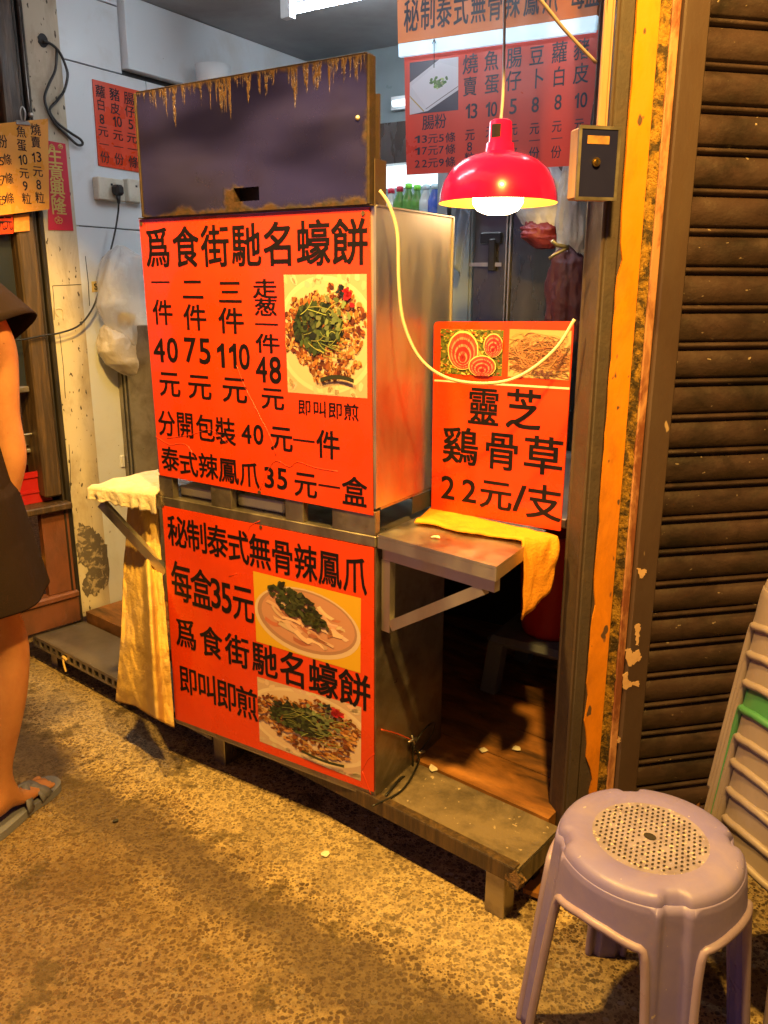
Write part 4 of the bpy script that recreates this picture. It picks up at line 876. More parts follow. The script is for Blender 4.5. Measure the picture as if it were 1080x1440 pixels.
scrap((609, 1082), .147, .016, 'pale scrap on the step beside the black cable loop', 4)
scrap((457, 1203), .001, .012, 'small pale scrap on the street in front of the step', 5)
scrap((781, 1243), .001, .016, 'broken tan chip on the ground right of the step end', 6, 'batten')
scrap((163, 1155), .001, .010, 'dark bottle cap sized chip on the street near the sandal', 7, 'charcoal')


# cable tangle by the lower right of the cart
t = thing('cable_tangle', 'tangle of black cable with a red wire at the lower right of the cart', 'cable', CART, (.02, .25, .15))
q = pxx(CART, 578, 1040, .006); w = MB()
w.tube([pxx(CART, 536, 1026, .004), pxx(CART, 556, 1031, .006), q], .0018, 6, spl=4); part('red_wire', w, M['wire_red'], t)
w = MB()
ring = [Vector((.012 + .012 * math.sin(a), q.y + .055 + .052 * math.cos(a), q.z - .022 + .040 * math.sin(a))) for a in [i * 2 * PI / 20 + PI for i in range(20)]]
w.tube([q] + ring, .0022, 6, spl=2); w.tube([q, Vector((.006, q.y + .01, q.z - .05)), Vector((.008, q.y, q.z - .10)), Vector((.014, q.y - .06, .152)), Vector((.02, q.y - .14, .150))], .003, 6, spl=6)
w.tube([q + Vector((0, .008, -.01)), Vector((.01, q.y + .03, q.z - .06)), Vector((.02, q.y + .01, .153)), Vector((.04, q.y - .10, .150)), Vector((.015, q.y - .19, .150))], .0024, 6, spl=6); part('black_cable', w, M['black'], t)
w = MB(); w.tube([q + Vector((.004, -.02, .004)), q + Vector((.004, .008, -.002)), q + Vector((.004, .03, -.008))], .003, 6); w.tube([q + Vector((.002, .0, .012)), q + Vector((.006, .006, -.014))], .0028, 6); w.tube([q + Vector((.006, .03, -.05)), q + Vector((.006, .06, -.062))], .0026, 6); part('silver_tie', w, M['steel'], t)

# cream cord slung between hood and jamb
pA = CART.world((.006, .0, 0)); pB = WR.world((s_j1, .04, 0)); dv = pB - pA; CF = Frame((pA.x, pA.y), math.degrees(math.atan2(dv.y, dv.x)))
w = MB(); w.tube([py(CF, x, y, -.012) for x, y in ((534, 268), (548, 290), (559, 330), (561, 400), (568, 455), (590, 503), (625, 530), (670, 539), (715, 535), (752, 516), (785, 486), (808, 449))], .0034, 8, spl=6)
solo('extension_lead', w, M['cream_cable'], 'cream electric lead slung in a loop from the hood to the jamb', 'cable', CF)

# ================================================================== PENDANT LAMP
lp = EYE + ray(700, 286) * (2.06 / ray(700, 286).y)
t = thing('pendant_lamp', 'glowing red pendant lamp hanging over the steel shelf', 'lamp', Frame((lp.x, lp.y), 0), (0, 0, lp.z))
R0 = .1385
w = MB(); z = lp.z
outer = [(R0, 0), (R0 * .985, .020), (R0 * .93, .047), (R0 * .82, .073), (R0 * .66, .092), (R0 * .46, .104), (R0 * .27, .110), (R0 * .25, .112), (R0 * .235, .130), (R0 * .20, .132), (R0 * .19, .175), (R0 * .15, .180), (.004, .182)]
w.lathe(outer, (0, 0, z), 56); sh = part('shade', w, M['red_gloss'], t)
w = MB(); w.lathe([(R0 - .0002, -.0002), (R0 * .97, .018), (R0 * .91, .045), (R0 * .80, .070), (R0 * .64, .088), (R0 * .44, .099), (.03, .104)], (0, 0, z), 56); part('lining', w, M['yellow_in'], sh)
w = MB(); w.lathe([(0, -.026), (.028, -.024), (.048, -.016), (.058, -.002), (.060, .012), (.056, .026), (.030, .05), (.02, .09)], (0, 0, z), 32); part('bulb', w, M['bulb'], t)
w = MB(); pts = []
for a0 in (0,):
    P = [(R0 * .2 * 1.02 * math.cos(a), R0 * .2 * 1.02 * math.sin(a), z + h_) for h_ in (.140, .168) for a in [-PI * .5 - .9 + i * .2 for i in range(5)]]
    w.add(P, [(i, i + 1, 6 + i, 5 + i) for i in range(4)])
part('vent_slot', w, M['hole'], t)
w = MB(); top = EYE + ray(704, -60) * (2.06 / ray(704, -60).y); w.tube([(0, 0, z + .18), (.002, 0, z + .3), (top.x - lp.x, 0, z + .75)], .0035, 8, spl=6); part('cord', w, M['white_cable'], t)
w = MB(); a, b_ = py(WR, 838, 88, .02), py(WR, 745, -18, -.03); w.tube([WR.world(a), WR.world(a.lerp(b_, .5) + Vector((0, 0, -.004))), WR.world(b_), WR.world(b_ + (b_ - a) * 1.5)], .0032, 7, spl=5); solo('slanted_cable', w, M['grey_cable'], 'grey cable slanting across the upper right menu board', 'cable')

# ================================================================== MENUS INSIDE
ym = CART.loc((.29, 2.60, 0)).y
MF = CART; Z3 = Z(540, 0, 3.375); k = 3.375
t = thing('menu_board', 'red hanging menu board with a rice roll photo behind the pendant lamp', 'menu board', MF, (.2, ym, 1.6))
w = MB(); quad_panel(w, MF, ym, [Z3(96, 272), Z3(1040, 138), Z3(950, 783), Z3(107, 830)], .004); part('panel', w, M['red_print'], t)
w = MB(); cm = ym - .0009
cols = (('燒', 410, 305, 66, 92), ('賣', 408, 412, 60, 88), ('1', 398, 528, 20, 70), ('3', 428, 526, 30, 72), ('元', 408, 640, 42, 54), ('8', 406, 696, 24, 44), ('粒', 406, 750, 44, 50),
        ('魚', 510, 290, 62, 92), ('蛋', 512, 400, 62, 90), ('1', 493, 520, 20, 70), ('0', 522, 518, 30, 72), ('元', 505, 625, 42, 54), ('9', 503, 682, 24, 44), ('粒', 500, 735, 44, 50),
        ('腸', 618, 275, 66, 95), ('仔', 615, 385, 66, 92), ('5', 613, 505, 34, 74), ('元', 611, 615, 42, 56), ('一', 612, 672, 48, 40), ('條', 610, 728, 44, 54),
        ('豆', 725, 265, 64, 92), ('卜', 728, 375, 60, 92), ('8', 718, 497, 34, 74), ('元', 714, 610, 42, 56), ('一', 714, 668, 48, 40), ('份', 712, 728, 44, 58),
        ('蘿', 833, 250, 68, 98), ('白', 831, 365, 58, 92), ('8', 826, 485, 34, 74), ('元', 820, 600, 42, 56), ('一', 820, 658, 48, 40), ('份', 817, 722, 44, 58),
        ('豬', 938, 235, 66, 98), ('皮', 935, 350, 66, 94), ('1', 915, 478, 20, 72), ('0', 948, 474, 34, 74), ('元', 926, 590, 42, 56), ('一', 915, 650, 48, 40), ('份', 912, 712, 44, 58),
        ('腸', 210, 582, 52, 68), ('粉', 268, 576, 50, 68))
for c0_, c1_ in ((0, 7), (7, 14), (14, 20), (20, 26), (26, 32), (32, 38), (38, 99)):
    w = MB()
    for ch, x, y, ww, hh in cols[c0_:c1_]: put(w, ch, MF, cm, 0, Z3(x, y), ww / k, hh / k, .018)
    part('lettering', w, M['navy_ink'], t)
for txt, y in (('13元5條', 657), ('17元7條', 713), ('22元9條', 773)):
    w = MB()
    for ch, x in zip(txt, (158, 192, 232, 272, 315)): put(w, ch, MF, cm, 0, Z3(x, y - (x - 240) * .06), (24 if ch.isdigit() else 44) / k, (36 if ch.isdigit() else 46) / k, .016)
    part('lettering', w, M['navy_ink'], t)
picture(MF, ym - .0005, [Z3(122, 298), Z3(353, 270), Z3(352, 522), Z3(122, 545)], 'roll', t, 16)
t = thing('header_sign', 'orange header sign with tall lettering above the red menu board', 'sign', MF, (.2, ym - .03, 2.0))
w = MB(); quad_panel(w, MF, ym - .03, [Z3(60, -160), Z3(1040, -330), Z3(1010, 68), Z3(66, 206)], .02); part('panel', w, M['orange_board'], t)
w = MB(); quad_panel(w, MF, ym - .026, [Z3(68, 208), Z3(1010, 72), Z3(1000, 148), Z3(70, 270)], .012); part('light_strip', w, M['lightbox'], t)
w = MB()
for ch, (x, y) in zip('秘制泰式無骨辣鳳爪每盒', ((130, 77), (208, 66), (285, 56), (365, 45), (448, 34), (527, 24), (610, 12), (700, 0), (790, -12), (920, -30), (990, -40))): put(w, ch, MF, ym - .0312, 0, Z3(x, y), 64 / k, 150 / k, .024)
part('lettering', w, M['navy_ink'], t)
w = MB(); q = py(MF, *Z3(238, 185), ym - .034); w.tube([q, q + Vector((.001, 0, -.05)), q + Vector((0, 0.002, -.075))], .0012, 6); w.tube([q + Vector((-.006, 0, -.012)), q, q + Vector((.006, 0, -.012))], .0012, 6); part('hook', w, M['black'], t)

# left wall menu
Z1 = Z(0, 0, 3.6); k = 3.6; cl = -.004
t = thing('wall_menu', 'small orange three column price sheet on the pale inner wall', 'menu', LW, (.2, cl, 1.7))
w = MB(); quad_panel(w, LW, cl, [Z1(468, 400), Z1(775, 478), Z1(735, 878), Z1(500, 838)], .003); part('panel', w, M['orange_print'], t)
w = MB()
for ch, x, y, ww, hh in (('蘿', 508, 465, 46, 62), ('白', 511, 531, 40, 60), ('8', 516, 603, 24, 50), ('元', 522, 665, 46, 52), ('一', 527, 732, 44, 40), ('份', 532, 797, 42, 58), ('豬', 580, 480, 46, 62), ('皮', 583, 551, 44, 58), ('1', 580, 615, 14, 54), ('0', 604, 617, 24, 54), ('元', 597, 685, 46, 52), ('一', 600, 745, 44, 40), ('份', 603, 807, 42, 58), ('腸', 653, 500, 46, 62), ('仔', 657, 566, 44, 58), ('5', 662, 630, 24, 50), ('元', 667, 699, 46, 52), ('一', 670, 757, 44, 40), ('條', 675, 822, 44, 56)):
    put(w, ch, LW, cl - .0007, 0, Z1(x, y), ww / k, hh / k, .020)
part('lettering', w, M['ink'], t)
# yellow laminated menu hanging on a clip
cy = -.06
t = thing('clip_menu', 'glossy yellow laminated price sheet hanging from a bulldog clip', 'menu', WL, (wlx(40, 200, cy), cy, py(WL, 40, 298, cy).z))
w = MB()
cn = [Z1(-150, 640), Z1(243, 600), Z1(250, 1060), Z1(-150, 1108)]; PP = [py(WL, *q_, cy) for q_ in cn]
def sheet(u, v): p = PP[0].lerp(PP[1], u).lerp(PP[3].lerp(PP[2], u), v); return p
w.prism([PP[0], PP[3], PP[2], PP[1]], (0, .0015, 0)); part('sheet', w, M['yellow_menu'], t)
w = MB()
for ch, x, y, ww, hh in (('燒', 180, 657, 46, 58), ('賣', 181, 721, 44, 56), ('1', 170, 797, 14, 50), ('3', 197, 795, 24, 52), ('元', 191, 868, 46, 54), ('8', 196, 935, 24, 50), ('粒', 202, 1002, 42, 56), ('魚', 107, 668, 44, 56), ('蛋', 110, 736, 42, 58), ('1', 102, 810, 14, 50), ('0', 126, 808, 24, 52), ('元', 122, 877, 44, 52), ('9', 128, 942, 24, 50), ('粒', 135, 1007, 42, 54),
                         ('粉', 12, 716, 44, 66), ('腸', -40, 722, 44, 66), ('5', 8, 816, 22, 44), ('條', 37, 808, 38, 54), ('元', -22, 820, 38, 50), ('7', 16, 910, 22, 44), ('條', 46, 904, 38, 54), ('元', -10, 914, 38, 50), ('9', 22, 1012, 22, 44), ('條', 50, 1004, 38, 54), ('元', -6, 1014, 38, 50)):
    put(w, ch, WL, cy - .0007, 0, Z1(x, y), ww / k, hh / k, .016)
part('lettering', w, M['ink'], t)
w = MB(); q = py(WL, *Z1(118, 622), cy - .004)
w.prism([(q.x - .022, q.y - .003, q.z - .006), (q.x + .022, q.y - .003, q.z - .004), (q.x + .018, q.y + .004, q.z + .008), (q.x - .018, q.y + .004, q.z + .006)], (0, .012, 0)); w.tube([q + Vector((-.004, 0, .004)), q + Vector((-.008, -.004, .03)), q + Vector((0, -.004, .045)), q + Vector((.008, -.004, .03)), q + Vector((.004, 0, .004))], .0022, 7, spl=4)
part('bulldog_clip', w, M['steel'], t)
w = MB(); q = py(WL, *Z1(155, 580), -.02); w.lathe([(0, -.008), (.006, -.006), (.008, 0), (.006, .006), (0, .008)], q, 12); w.tube([q, q + Vector((-.001, 0, .05)), q + Vector((-.002, .0, .30))], .0012, 5); solo('hook_bead', w, M['steel'], 'small steel bead on a wire beside the bulldog clip', 'hook', WL)
w = MB(); quad_panel(w, WL, -.028, [Z1(70, 1090), Z1(148, 1082), Z1(150, 1168), Z1(72, 1175)], .002); solo('orange_sticker', w, mat('amber_sticker', (.75, .26, .04), .4, dirt=(.8, .5, .1), dscale=40, damt=.7), 'small orange sticker on the dark timber post under the yellow price sheet', 'sticker', WL)
t = thing('low_notice', 'orange red notice with dark lettering half hidden under the yellow price sheet', 'notice', WL, (wlx(5, 310, -.03), -.03, py(WL, 5, 328, -.03).z))
w = MB(); quad_panel(w, WL, -.034, [Z1(-150, 1085), Z1(66, 1078), Z1(68, 1182), Z1(-150, 1195)], .003); part('panel', w, M['orange_print'], t)
w = MB()
for ch, x in zip('元元一元', (-30, 8, 0, 44)): put(w, ch, WL, -.0347, 0, Z1(x, 1130), 34 / k, 70 / k, .02)
part('lettering', w, M['ink'], t)
# red couplet
t = thing('couplet_strip', 'crimson paper strip with four gold characters on the cream pillar', 'paper strip', WL, (wlx(82, 260, -.002), -.002, py(WL, 82, 324, -.002).z))
w = MB(); quad_panel(w, WL, -.003, [Z1(238, 711), Z1(331, 728), Z1(372, 1168), Z1(245, 1164)], .0015); part('sheet', w, M['couplet'], t)
w = MB()
for ch, x, y in (('生', 277, 790), ('意', 285, 878), ('興', 291, 962), ('隆', 297, 1045)): put(w, ch, WL, -.0036, 0, Z1(x, y), 68 / k, 84 / k, .03)
part('lettering', w, M['gold'], t)
w = MB()
for (x, y, r) in ((297, 1115, .0085), (306, 742, .005), (262, 742, .005)):
    q = py(WL, *Z1(x, y), -.0036)
    for j in range(5):
        a = j * 2 * PI / 5; w.tube([q, q + Vector((r * math.cos(a), 0, r * math.sin(a))), q + Vector((r * 1.6 * math.cos(a + .4), 0, r * 1.6 * math.sin(a + .4)))], .0012, 5, spl=3)
    w.tube([q + Vector((r * 1.5 * math.cos(i * PI / 8), 0, r * 1.2 * math.sin(i * PI / 8))) for i in range(17)], .001, 5)
part('ornament', w, M['gold'], t)
w = MB(); quad_panel(w, LW, -.002, [(129, 396), (139, 395), (140, 410), (130, 411)], .0015); t = thing('tag_label', 'tiny yellow tag reading S on the wall above the plastic bags', 'tag', LW, (wlx(134, 400), 0, py(LW, 134, 411).z)); part('sheet', w, mat('pale_yellow_tag', (.7, .5, .14), .6), t)
w = MB(); put(w, 'S', LW, -.0027, 0, (135, 403), 5.5, 9, .01); part('lettering', w, M['ink'], t)

# sockets, plug, cables
for (cx0, cx1, y0_, y1_, lab) in ((137, 176, 248, 284, 'grimy white wall socket with the black plug in it'), (179, 204, 251, 286, 'empty white wall socket beside the plugged one')):
    q0, q1 = py(LW, cx0, y0_, -.03), py(LW, cx1, y1_, -.03)
    t = thing('wall_socket', lab, 'socket', LW, (q0.x, 0, q1.z), 'wall sockets')
    w = MB(); w.box(q0.x, q1.x, -.032, -.001, q1.z, q0.z, bev=.003); part('plate', w, M['switch'], t)
    w = MB(); cxm = (q0.x + q1.x) / 2; czm = (q0.z + q1.z) / 2
    w.box(cxm - .004, cxm + .004, -.0335, -.0322, czm + .012, czm + .019); w.box(cxm + .014, cxm + .022, -.0345, -.0322, czm + .012, czm + .024, 1); part('slot', w, [M['seam'], M['switch']], t)
q = py(LW, 163, 269, -.04); t = thing('power_plug', 'black plug pushed into the grimy wall socket with its lead trailing left', 'plug', LW, (q.x, -.04, q.z - .02))
w = MB(); w.box(q.x - .017, q.x + .017, -.068, -.0325, q.z - .014, q.z + .02, bev=.008); w.tube([(q.x, -.05, q.z - .012), (q.x + .002, -.048, q.z - .04)], lambda t_: .009 - .004 * t_, 8); part('body', w, M['black'], t)
w = MB(); w.tube([Vector((q.x + .002, -.048, q.z - .035))] + [LW.loc(WL.world(py(WL, x, y, -.035))) if x < 120 else py(LW, x, y, -.035) for x, y in ((166, 300), (161, 330), (152, 365), (142, 400), (131, 432), (112, 457), (85, 468), (60, 472), (34, 477), (5, 480))], .0032, 7, spl=5); part('lead', w, M['black'], t)
t = thing('looped_cable', 'black cable looping out of a hole in the cream pillar', 'cable', WL, (wlx(62, 58), 0, py(WL, 62, 58).z))
w = MB()
w.tube([py(WL, x, y, -.012) for x, y in ((60, 58), (72, 62), (84, 74), (93, 95), (95, 108), (90, 128), (80, 142), (70, 155), (80, 172), (98, 186), (113, 196), (116, 203), (108, 203), (92, 188), (76, 172), (66, 152), (63, 136), (69, 118), (78, 98), (80, 70))], .0042, 7, spl=4); part('lead', w, M['black'], t)
w = MB(); q = py(WL, 60, 57, 0); P = [(q.x + .016 * math.cos(i * PI / 8) * (1 + .1 * math.sin(i * 3)), -.003, q.z + .020 * math.sin(i * PI / 8)) for i in range(16)]; w.prism(P[::-1], (0, .003, 0)); part('hole_edge', w, M['seam'], t)

# plastic bags hanging on the left wall
def bag(fr, prof, yc_, seed, name, label, m, contents=None, amp=.009):
    """prof: photo outline rows (xl, xr, y) on plane y = yc_"""
    rows_ = []
    for xl, xr, y in prof: a, b = py(fr, xl, y, yc_), py(fr, xr, y, yc_); rows_.append((a, b))
    n = 72; m_ = 64; mb = MB()
    def fn(u, v):
        f_ = v * (len(rows_) - 1); i = min(int(f_), len(rows_) - 2); g = f_ - i; a, b = rows_[i][0].lerp(rows_[i + 1][0], g), rows_[i][1].lerp(rows_[i + 1][1], g)
        c_ = (a + b) / 2; h = (b - a).length / 2; th = 2 * PI * u; d = min(.055, h * .8)
        p = c_ + Vector((math.cos(th) * h, math.sin(th) * d, 0)); s_ = amp * min(1, h / .03)
        nn = noise.noise(Vector((u * 7 if u < .5 else (1 - u) * 7, v * 6, seed))) + .6 * noise.noise(Vector((math.cos(th) * 4, v * 3, seed + 3))) + .9 * (.35 - abs(noise.noise(Vector((math.cos(th) * 5 + v * 3, math.sin(th) * 5 - v * 2, seed + 7))))) + .5 * (.3 - abs(noise.noise(Vector((math.cos(th) * 9 - v * 6, v * 9, seed + 9)))))
        return p + (p - c_).normalized() * nn * s_ + Vector((0, 0, nn * s_ * .4))
    mb.grid(fn, n, m_, closeu=True)
    t = thing(name, label, 'bag', fr, ((rows_[-1][0].x + rows_[-1][1].x) / 2, yc_, rows_[-1][0].z)); part('film', mb, m, t)
    return t
t = bag(LW, [(166, 172, 345), (150, 196, 362), (140, 214, 395), (138, 216, 430), (150, 216, 455), (168, 214, 482), (190, 212, 498)], -.07, 1, 'plastic_bag', 'upper clear plastic bag of white and yellow tubs under the sockets', M['bag'])
w = MB(); q = py(LW, 176, 464, -.07); 
w.tube([q, q + Vector((.075, 0, -.05))], lambda t_: .030 - .004 * t_, 16); w.tube([q + Vector((.03, .0, .03)), q + Vector((.10, 0, -.0))], lambda t_: .030, 16); part('tub', w, M['white_pl'], t)
w = MB(); w.tube([q + Vector((-.012, .0, .036)), q + Vector((.03, 0, .035))], .024, 14); part('roll', w, M['yellow_food'], t)
t = bag(LW, [(148, 152, 455), (142, 180, 470), (140, 205, 492), (152, 212, 510), (176, 214, 525), (200, 213, 534)], -.06, 5, 'plastic_bag', 'lower cloudy plastic bag sagging below the bag of tubs', mat('cloudy_plastic_bag', (.72, .66, .58), .3, alpha=.8, bump=.5, bscale=20, bdist=.02))
w = MB(); q = py(LW, 200, 510, -.06); w.box(q.x - .01, q.x + .06, -.075, -.045, q.z - .03, q.z + .015, bev=.008); part('packet', w, M['bluegrey'], t)
# stainless cabinet standing at the left wall behind the cart
t = thing('steel_cupboard', 'dull stainless steel cupboard against the left wall behind the cart', 'cupboard', CART, (-1.2, .75, .143))
w = MB(); a = py(CART, 166, 540, .62); w.box(a.x, a.x + .50, .62, .95, .146, 1.17, bev=.003); part('body', w, M['steel_dull'], t)
w = MB(); w.box(a.x + .045, a.x + .05, .6165, .6195, .2, 1.14); w.box(a.x + .026, a.x + .029, .6165, .6195, .2, 1.14); part('door_gap', w, M['seam'], t)
w = MB(); q = py(CART, 171, 648, .61); w.box(q.x - .008, q.x + .010, .600, .619, q.z - .025, q.z + .022, bev=.004); part('latch', w, M['white_pl'], t)
# high shelf with things above the hood
t = thing('wall_shelf', 'narrow shelf high on the pale left wall', 'shelf', LW, (.85, -.1, 1.90)); w = MB(); w.box(.66, 1.28, -.22, -.031, 1.905, 1.925); part('board', w, M['white_pl'], t); w = MB(); w.box(.70, .72, -.20, -.032, 1.86, 1.904); w.box(1.2, 1.22, -.20, -.032, 1.86, 1.904); part('bracket', w, M['steel_dull'], t)
q = py(LW, 300, 110, -.12); w = MB(); w.lathe([(.045, 0), (.055, .01), (.062, .12), (.066, .155), (.060, .157), (.05, .02), (0, .014)], (q.x, -.12, 1.926), 24); w.tube([(q.x + .06, -.12, 2.05), (q.x + .10, -.12, 2.03), (q.x + .09, -.12, 1.97), (q.x + .06, -.12, 1.96)], .006, 7, spl=4); solo('plastic_jug', w, M['white_pl'], 'white plastic jug standing above the rusty hood', 'jug', LW)
q = py(LW, 405, 98, -.12); w = MB(); w.lathe([(.09, 0), (.10, .01), (.105, .09), (.09, .13), (.05, .155), (0, .16)], (min(q.x, 1.16), -.13, 1.926), 26); w.box(min(q.x, 1.16) - .02, min(q.x, 1.16) + .02, -.14, -.12, 2.08, 2.10, bev=.005); solo('lidded_pot', w, M['bluegrey'], 'dark lidded pot on the high shelf near the ceiling', 'pot', LW)

# ceiling tube light
q = pz(CART, 446, -2, 2.2); t = thing('tube_light', 'lit fluorescent tube under the shop ceiling', 'ceiling light', CART, (q.x, q.y, 2.2))
dx = Vector((1, 0, 0)); w = MB(); w.tube([(q.x - .10, q.y, 2.185), (q.x + 1.0, q.y + .0, 2.185)], .014, 12); part('tube', w, M['tube'], t)
w = MB(); w.box(q.x - .14, q.x + 1.04, q.y - .03, q.y + .03, 2.215, 2.249, bev=.004); w.box(q.x - .14, q.x - .102, q.y - .015, q.y + .015, 2.16, 2.214); w.box(q.x + 1.002, q.x + 1.04, q.y - .015, q.y + .015, 2.16, 2.214); part('housing', w, M['white_pl'], t)

q2 = Vector((-.95, .12, 0)); t = thing('tube_light', 'added fluorescent tube out of view inside the top of the opening, lighting the menu board', 'ceiling light', CART, (q2.x, q2.y, 2.2))  # extra tube, never in view, added to brighten the menu board
w = MB(); w.tube([(q2.x, q2.y, 2.185), (q2.x + 1.1, q2.y, 2.185)], .014, 12); part('tube', w, M['tube'], t)
w = MB(); w.box(q2.x - .04, q2.x + 1.14, q2.y - .03, q2.y + .03, 2.215, 2.249, bev=.004); w.box(q2.x - .04, q2.x - .002, q2.y - .015, q2.y + .015, 2.16, 2.214); w.box(q2.x + 1.102, q2.x + 1.14, q2.y - .015, q2.y + .015, 2.16, 2.214); part('housing', w, M['white_pl'], t)
t = thing('blocking_worktop', 'unseen steel worktop added behind the herb tea sign to keep light off the floor', 'table', CART, (.3, .75, .143))  # hidden top put in to block light from the floor boards
w = MB(); w.box(-.64, .30, .345, 1.14, .765, .788, bev=.003); part('top', w, M['steel'], t)
w = MB(); w.box(-.64, .44, 1.10, 1.115, .146, .764); part('back_panel', w, M['charcoal'], t)  # dark panels added so the space under the top stays black
w = MB(); w.box(-.64, -.625, .345, 1.099, .146, .764); part('side_panel', w, M['charcoal'], t)

# ================================================================== BACK OF THE SHOP
yf = 1.05
def fx(x, y, c=yf): return py(CART, x, y, c)
# drinks fridge with lit top
a, b_ = fx(520, 260, 1.30), fx(628, 260, 1.30); zt_ = fx(560, 215, 1.30).z
t = thing('drinks_fridge', 'lit drinks fridge with rows of bottles at the back of the shop', 'fridge', CART, (a.x, 1.5, .143))
w = MB(); w.box(a.x - .25, a.x - .22, 1.30, 1.70, .146, zt_ + .1); w.box(b_.x - .03, b_.x + .01, 1.29, 1.70, .146, zt_ + .1); w.box(a.x - .22, b_.x - .03, 1.66, 1.70, .146, zt_ + .1); w.box(a.x - .22, b_.x - .03, 1.30, 1.66, .146, .2); part('case', w, M['teal_panel'], t)
zz0 = fx(560, 246, 1.30).z; zz1 = fx(560, 232, 1.30).z
w = MB(); w.box(a.x - .22, b_.x - .03, 1.31, 1.64, zz0, zz1); part('light_strip', w, M['fridge_lit'], t)
w = MB(); w.box(a.x - .25, b_.x + .01, 1.285, 1.66, zz1 + .004, zt_ + .1); part('canopy', w, M['dark_steel'], t)
w = MB(); zsh = fx(560, 292, 1.36).z - .03; w.box(a.x - .22, b_.x - .03, 1.32, 1.64, zsh - .015, zsh); part('shelf', w, M['white_pl'], t)
kinds = [('bottle_d', 'cap_r', 'dark cola bottle with red cap'), ('bottle_c', 'cap_r', 'clear bottle with red cap'), ('bottle_g', 'cap_r', 'green tea bottle with red cap'), ('bottle_g', 'cap_g', 'large green bottle with lime cap'), ('bottle_g', 'cap_g', 'olive bottle with lime cap'), ('bottle_c', 'cap_w', 'clear water bottle with pale cap'), ('bottle_b', 'cap_w', 'blue labelled bottle with pale cap')]
for i, (bm, cm_, lab) in enumerate(kinds):
    x = fx(538 + i * 12.2, 280, 1.38).x; hgt = fx(560, (262, 264, 262, 259, 262, 262, 262)[i], 1.38).z - zsh
    t = thing('drink_bottle', lab + ' on the lit fridge shelf', 'bottle', CART, (x, 1.38, zsh), 'bottles in the drinks fridge')
    r = .026; h = hgt - .02; w = MB(); w.lathe([(0, 0), (r, .002), (r, h * .55), (r * .95, h * .6), (r * .5, h * .9), (r * .42, h)], (x, 1.38, zsh + .001), 14); part('body', w, M[bm], t)
    w = MB(); w.lathe([(r * .5, h), (r * .52, h + .018), (0, h + .02)], (x, 1.38, zsh + .001), 12, cap0=True); part('cap', w, M[cm_], t)
# tall blue grey door panel and dark steel fridge
a, b_ = fx(632, 400, 1.20), fx(664, 400, 1.20)
w = MB(); w.box(a.x, b_.x, 1.20, 1.24, .146, 2.0, bev=.004); w.box(a.x + .012, b_.x - .012, 1.195, 1.1995, .3, 1.9); solo('door_panel', w, M['teal_panel'], 'tall blue grey door panel left of the dark steel fridge', 'door', CART)
a, b_ = fx(664, 400, 1.15), fx(790, 400, 1.15)
t = thing('steel_fridge', 'tall dark stainless fridge behind the pendant lamp', 'fridge', CART, ((a.x + b_.x) / 2, 1.4, .143))
w = MB(); mid = fx(712, 400, 1.15).x; m2 = fx(716, 400, 1.15).x
w.box(a.x, b_.x, 1.17, 1.70, .146, 1.86); part('body', w, M['dark_steel'], t)
w = MB(); w.box(a.x + .002, mid - .004, 1.148, 1.168, .2, 1.85, bev=.004); part('door', w, M['dark_steel'], t)
w = MB(); w.box(m2 + .004, b_.x - .002, 1.148, 1.168, .2, 1.85, bev=.004); part('door', w, M['dark_steel'], t)
w = MB(); w.box(mid - .003, mid + .001, 1.140, 1.168, .2, 1.85); w.box(m2 - .002, m2 + .003, 1.140, 1.168, .2, 1.85); part('edge_trim', w, M['steel'], t)
w = MB(); q = fx(693, 345, 1.14); w.box(q.x - .012, q.x + .012, 1.13, 1.147, q.z - .08, q.z + .02, bev=.003); w.box(q.x - .045, q.x + .03, 1.135, 1.147, q.z + .005, q.z + .04, bev=.003); part('handle', w, M['black'], t)
w = MB(); w.bar(fx(660, 372, 1.138), fx(705, 372, 1.138), .004, .012); part('label_plate', w, M['steel'], t)
# blue cloth hanging left of the fridge door
P = [fx(644, 280, 1.10), fx(660, 300, 1.10), fx(652, 350, 1.10), fx(646, 388, 1.10), fx(634, 362, 1.10), fx(640, 300, 1.10)]
w = MB(); w.grid(lambda u, v: P[0].lerp(P[1], u).lerp(P[5].lerp(P[2], u), min(1, v * 2)).lerp(P[4].lerp(P[3], u), max(0, v * 2 - 1)) + Vector((0, .01 * math.sin(u * 9), 0)), 14, 16)
solid(solo('hanging_cloth', w, M['blue_cloth'], 'blue grey cloth hanging left of the dark fridge', 'cloth', CART), .003)
# bags hanging upper right
bag(CART, [(768, 774, 190), (760, 782, 225), (745, 800, 262), (725, 802, 296), (740, 798, 318), (760, 796, 330)], 1.03, 11, 'carrier_bag', 'wide white carrier bag hanging just right of the pendant lamp', mat('white_bag', (.62, .63, .65), .3, alpha=.8, bump=.5, bscale=16, bdist=.02), amp=.010)
bag(CART, [(800, 806, 200), (792, 816, 240), (786, 826, 290), (782, 826, 340), (786, 822, 362)], .98, 14, 'carrier_bag', 'narrow pale carrier bag hanging next to the jamb', mat('grey_bag', (.5, .5, .5), .3, alpha=.8, bump=.5, bscale=16, bdist=.02), amp=.010)
bag(CART, [(742, 765, 312), (735, 785, 322), (736, 790, 335), (755, 778, 350)], 1.0, 17, 'red_pouch', 'small red pouch under the wide white carrier bag', mat('maroon_pouch', (.14, .012, .022), .6, bump=.5, bscale=40, bdist=.01), amp=.01)
bag(CART, [(790, 800, 345), (775, 820, 370), (770, 824, 410), (772, 826, 450), (780, 822, 480)], .95, 19, 'red_carrier_bag', 'dark red carrier bag hanging low beside the jamb', M['bag_red'], amp=.012)
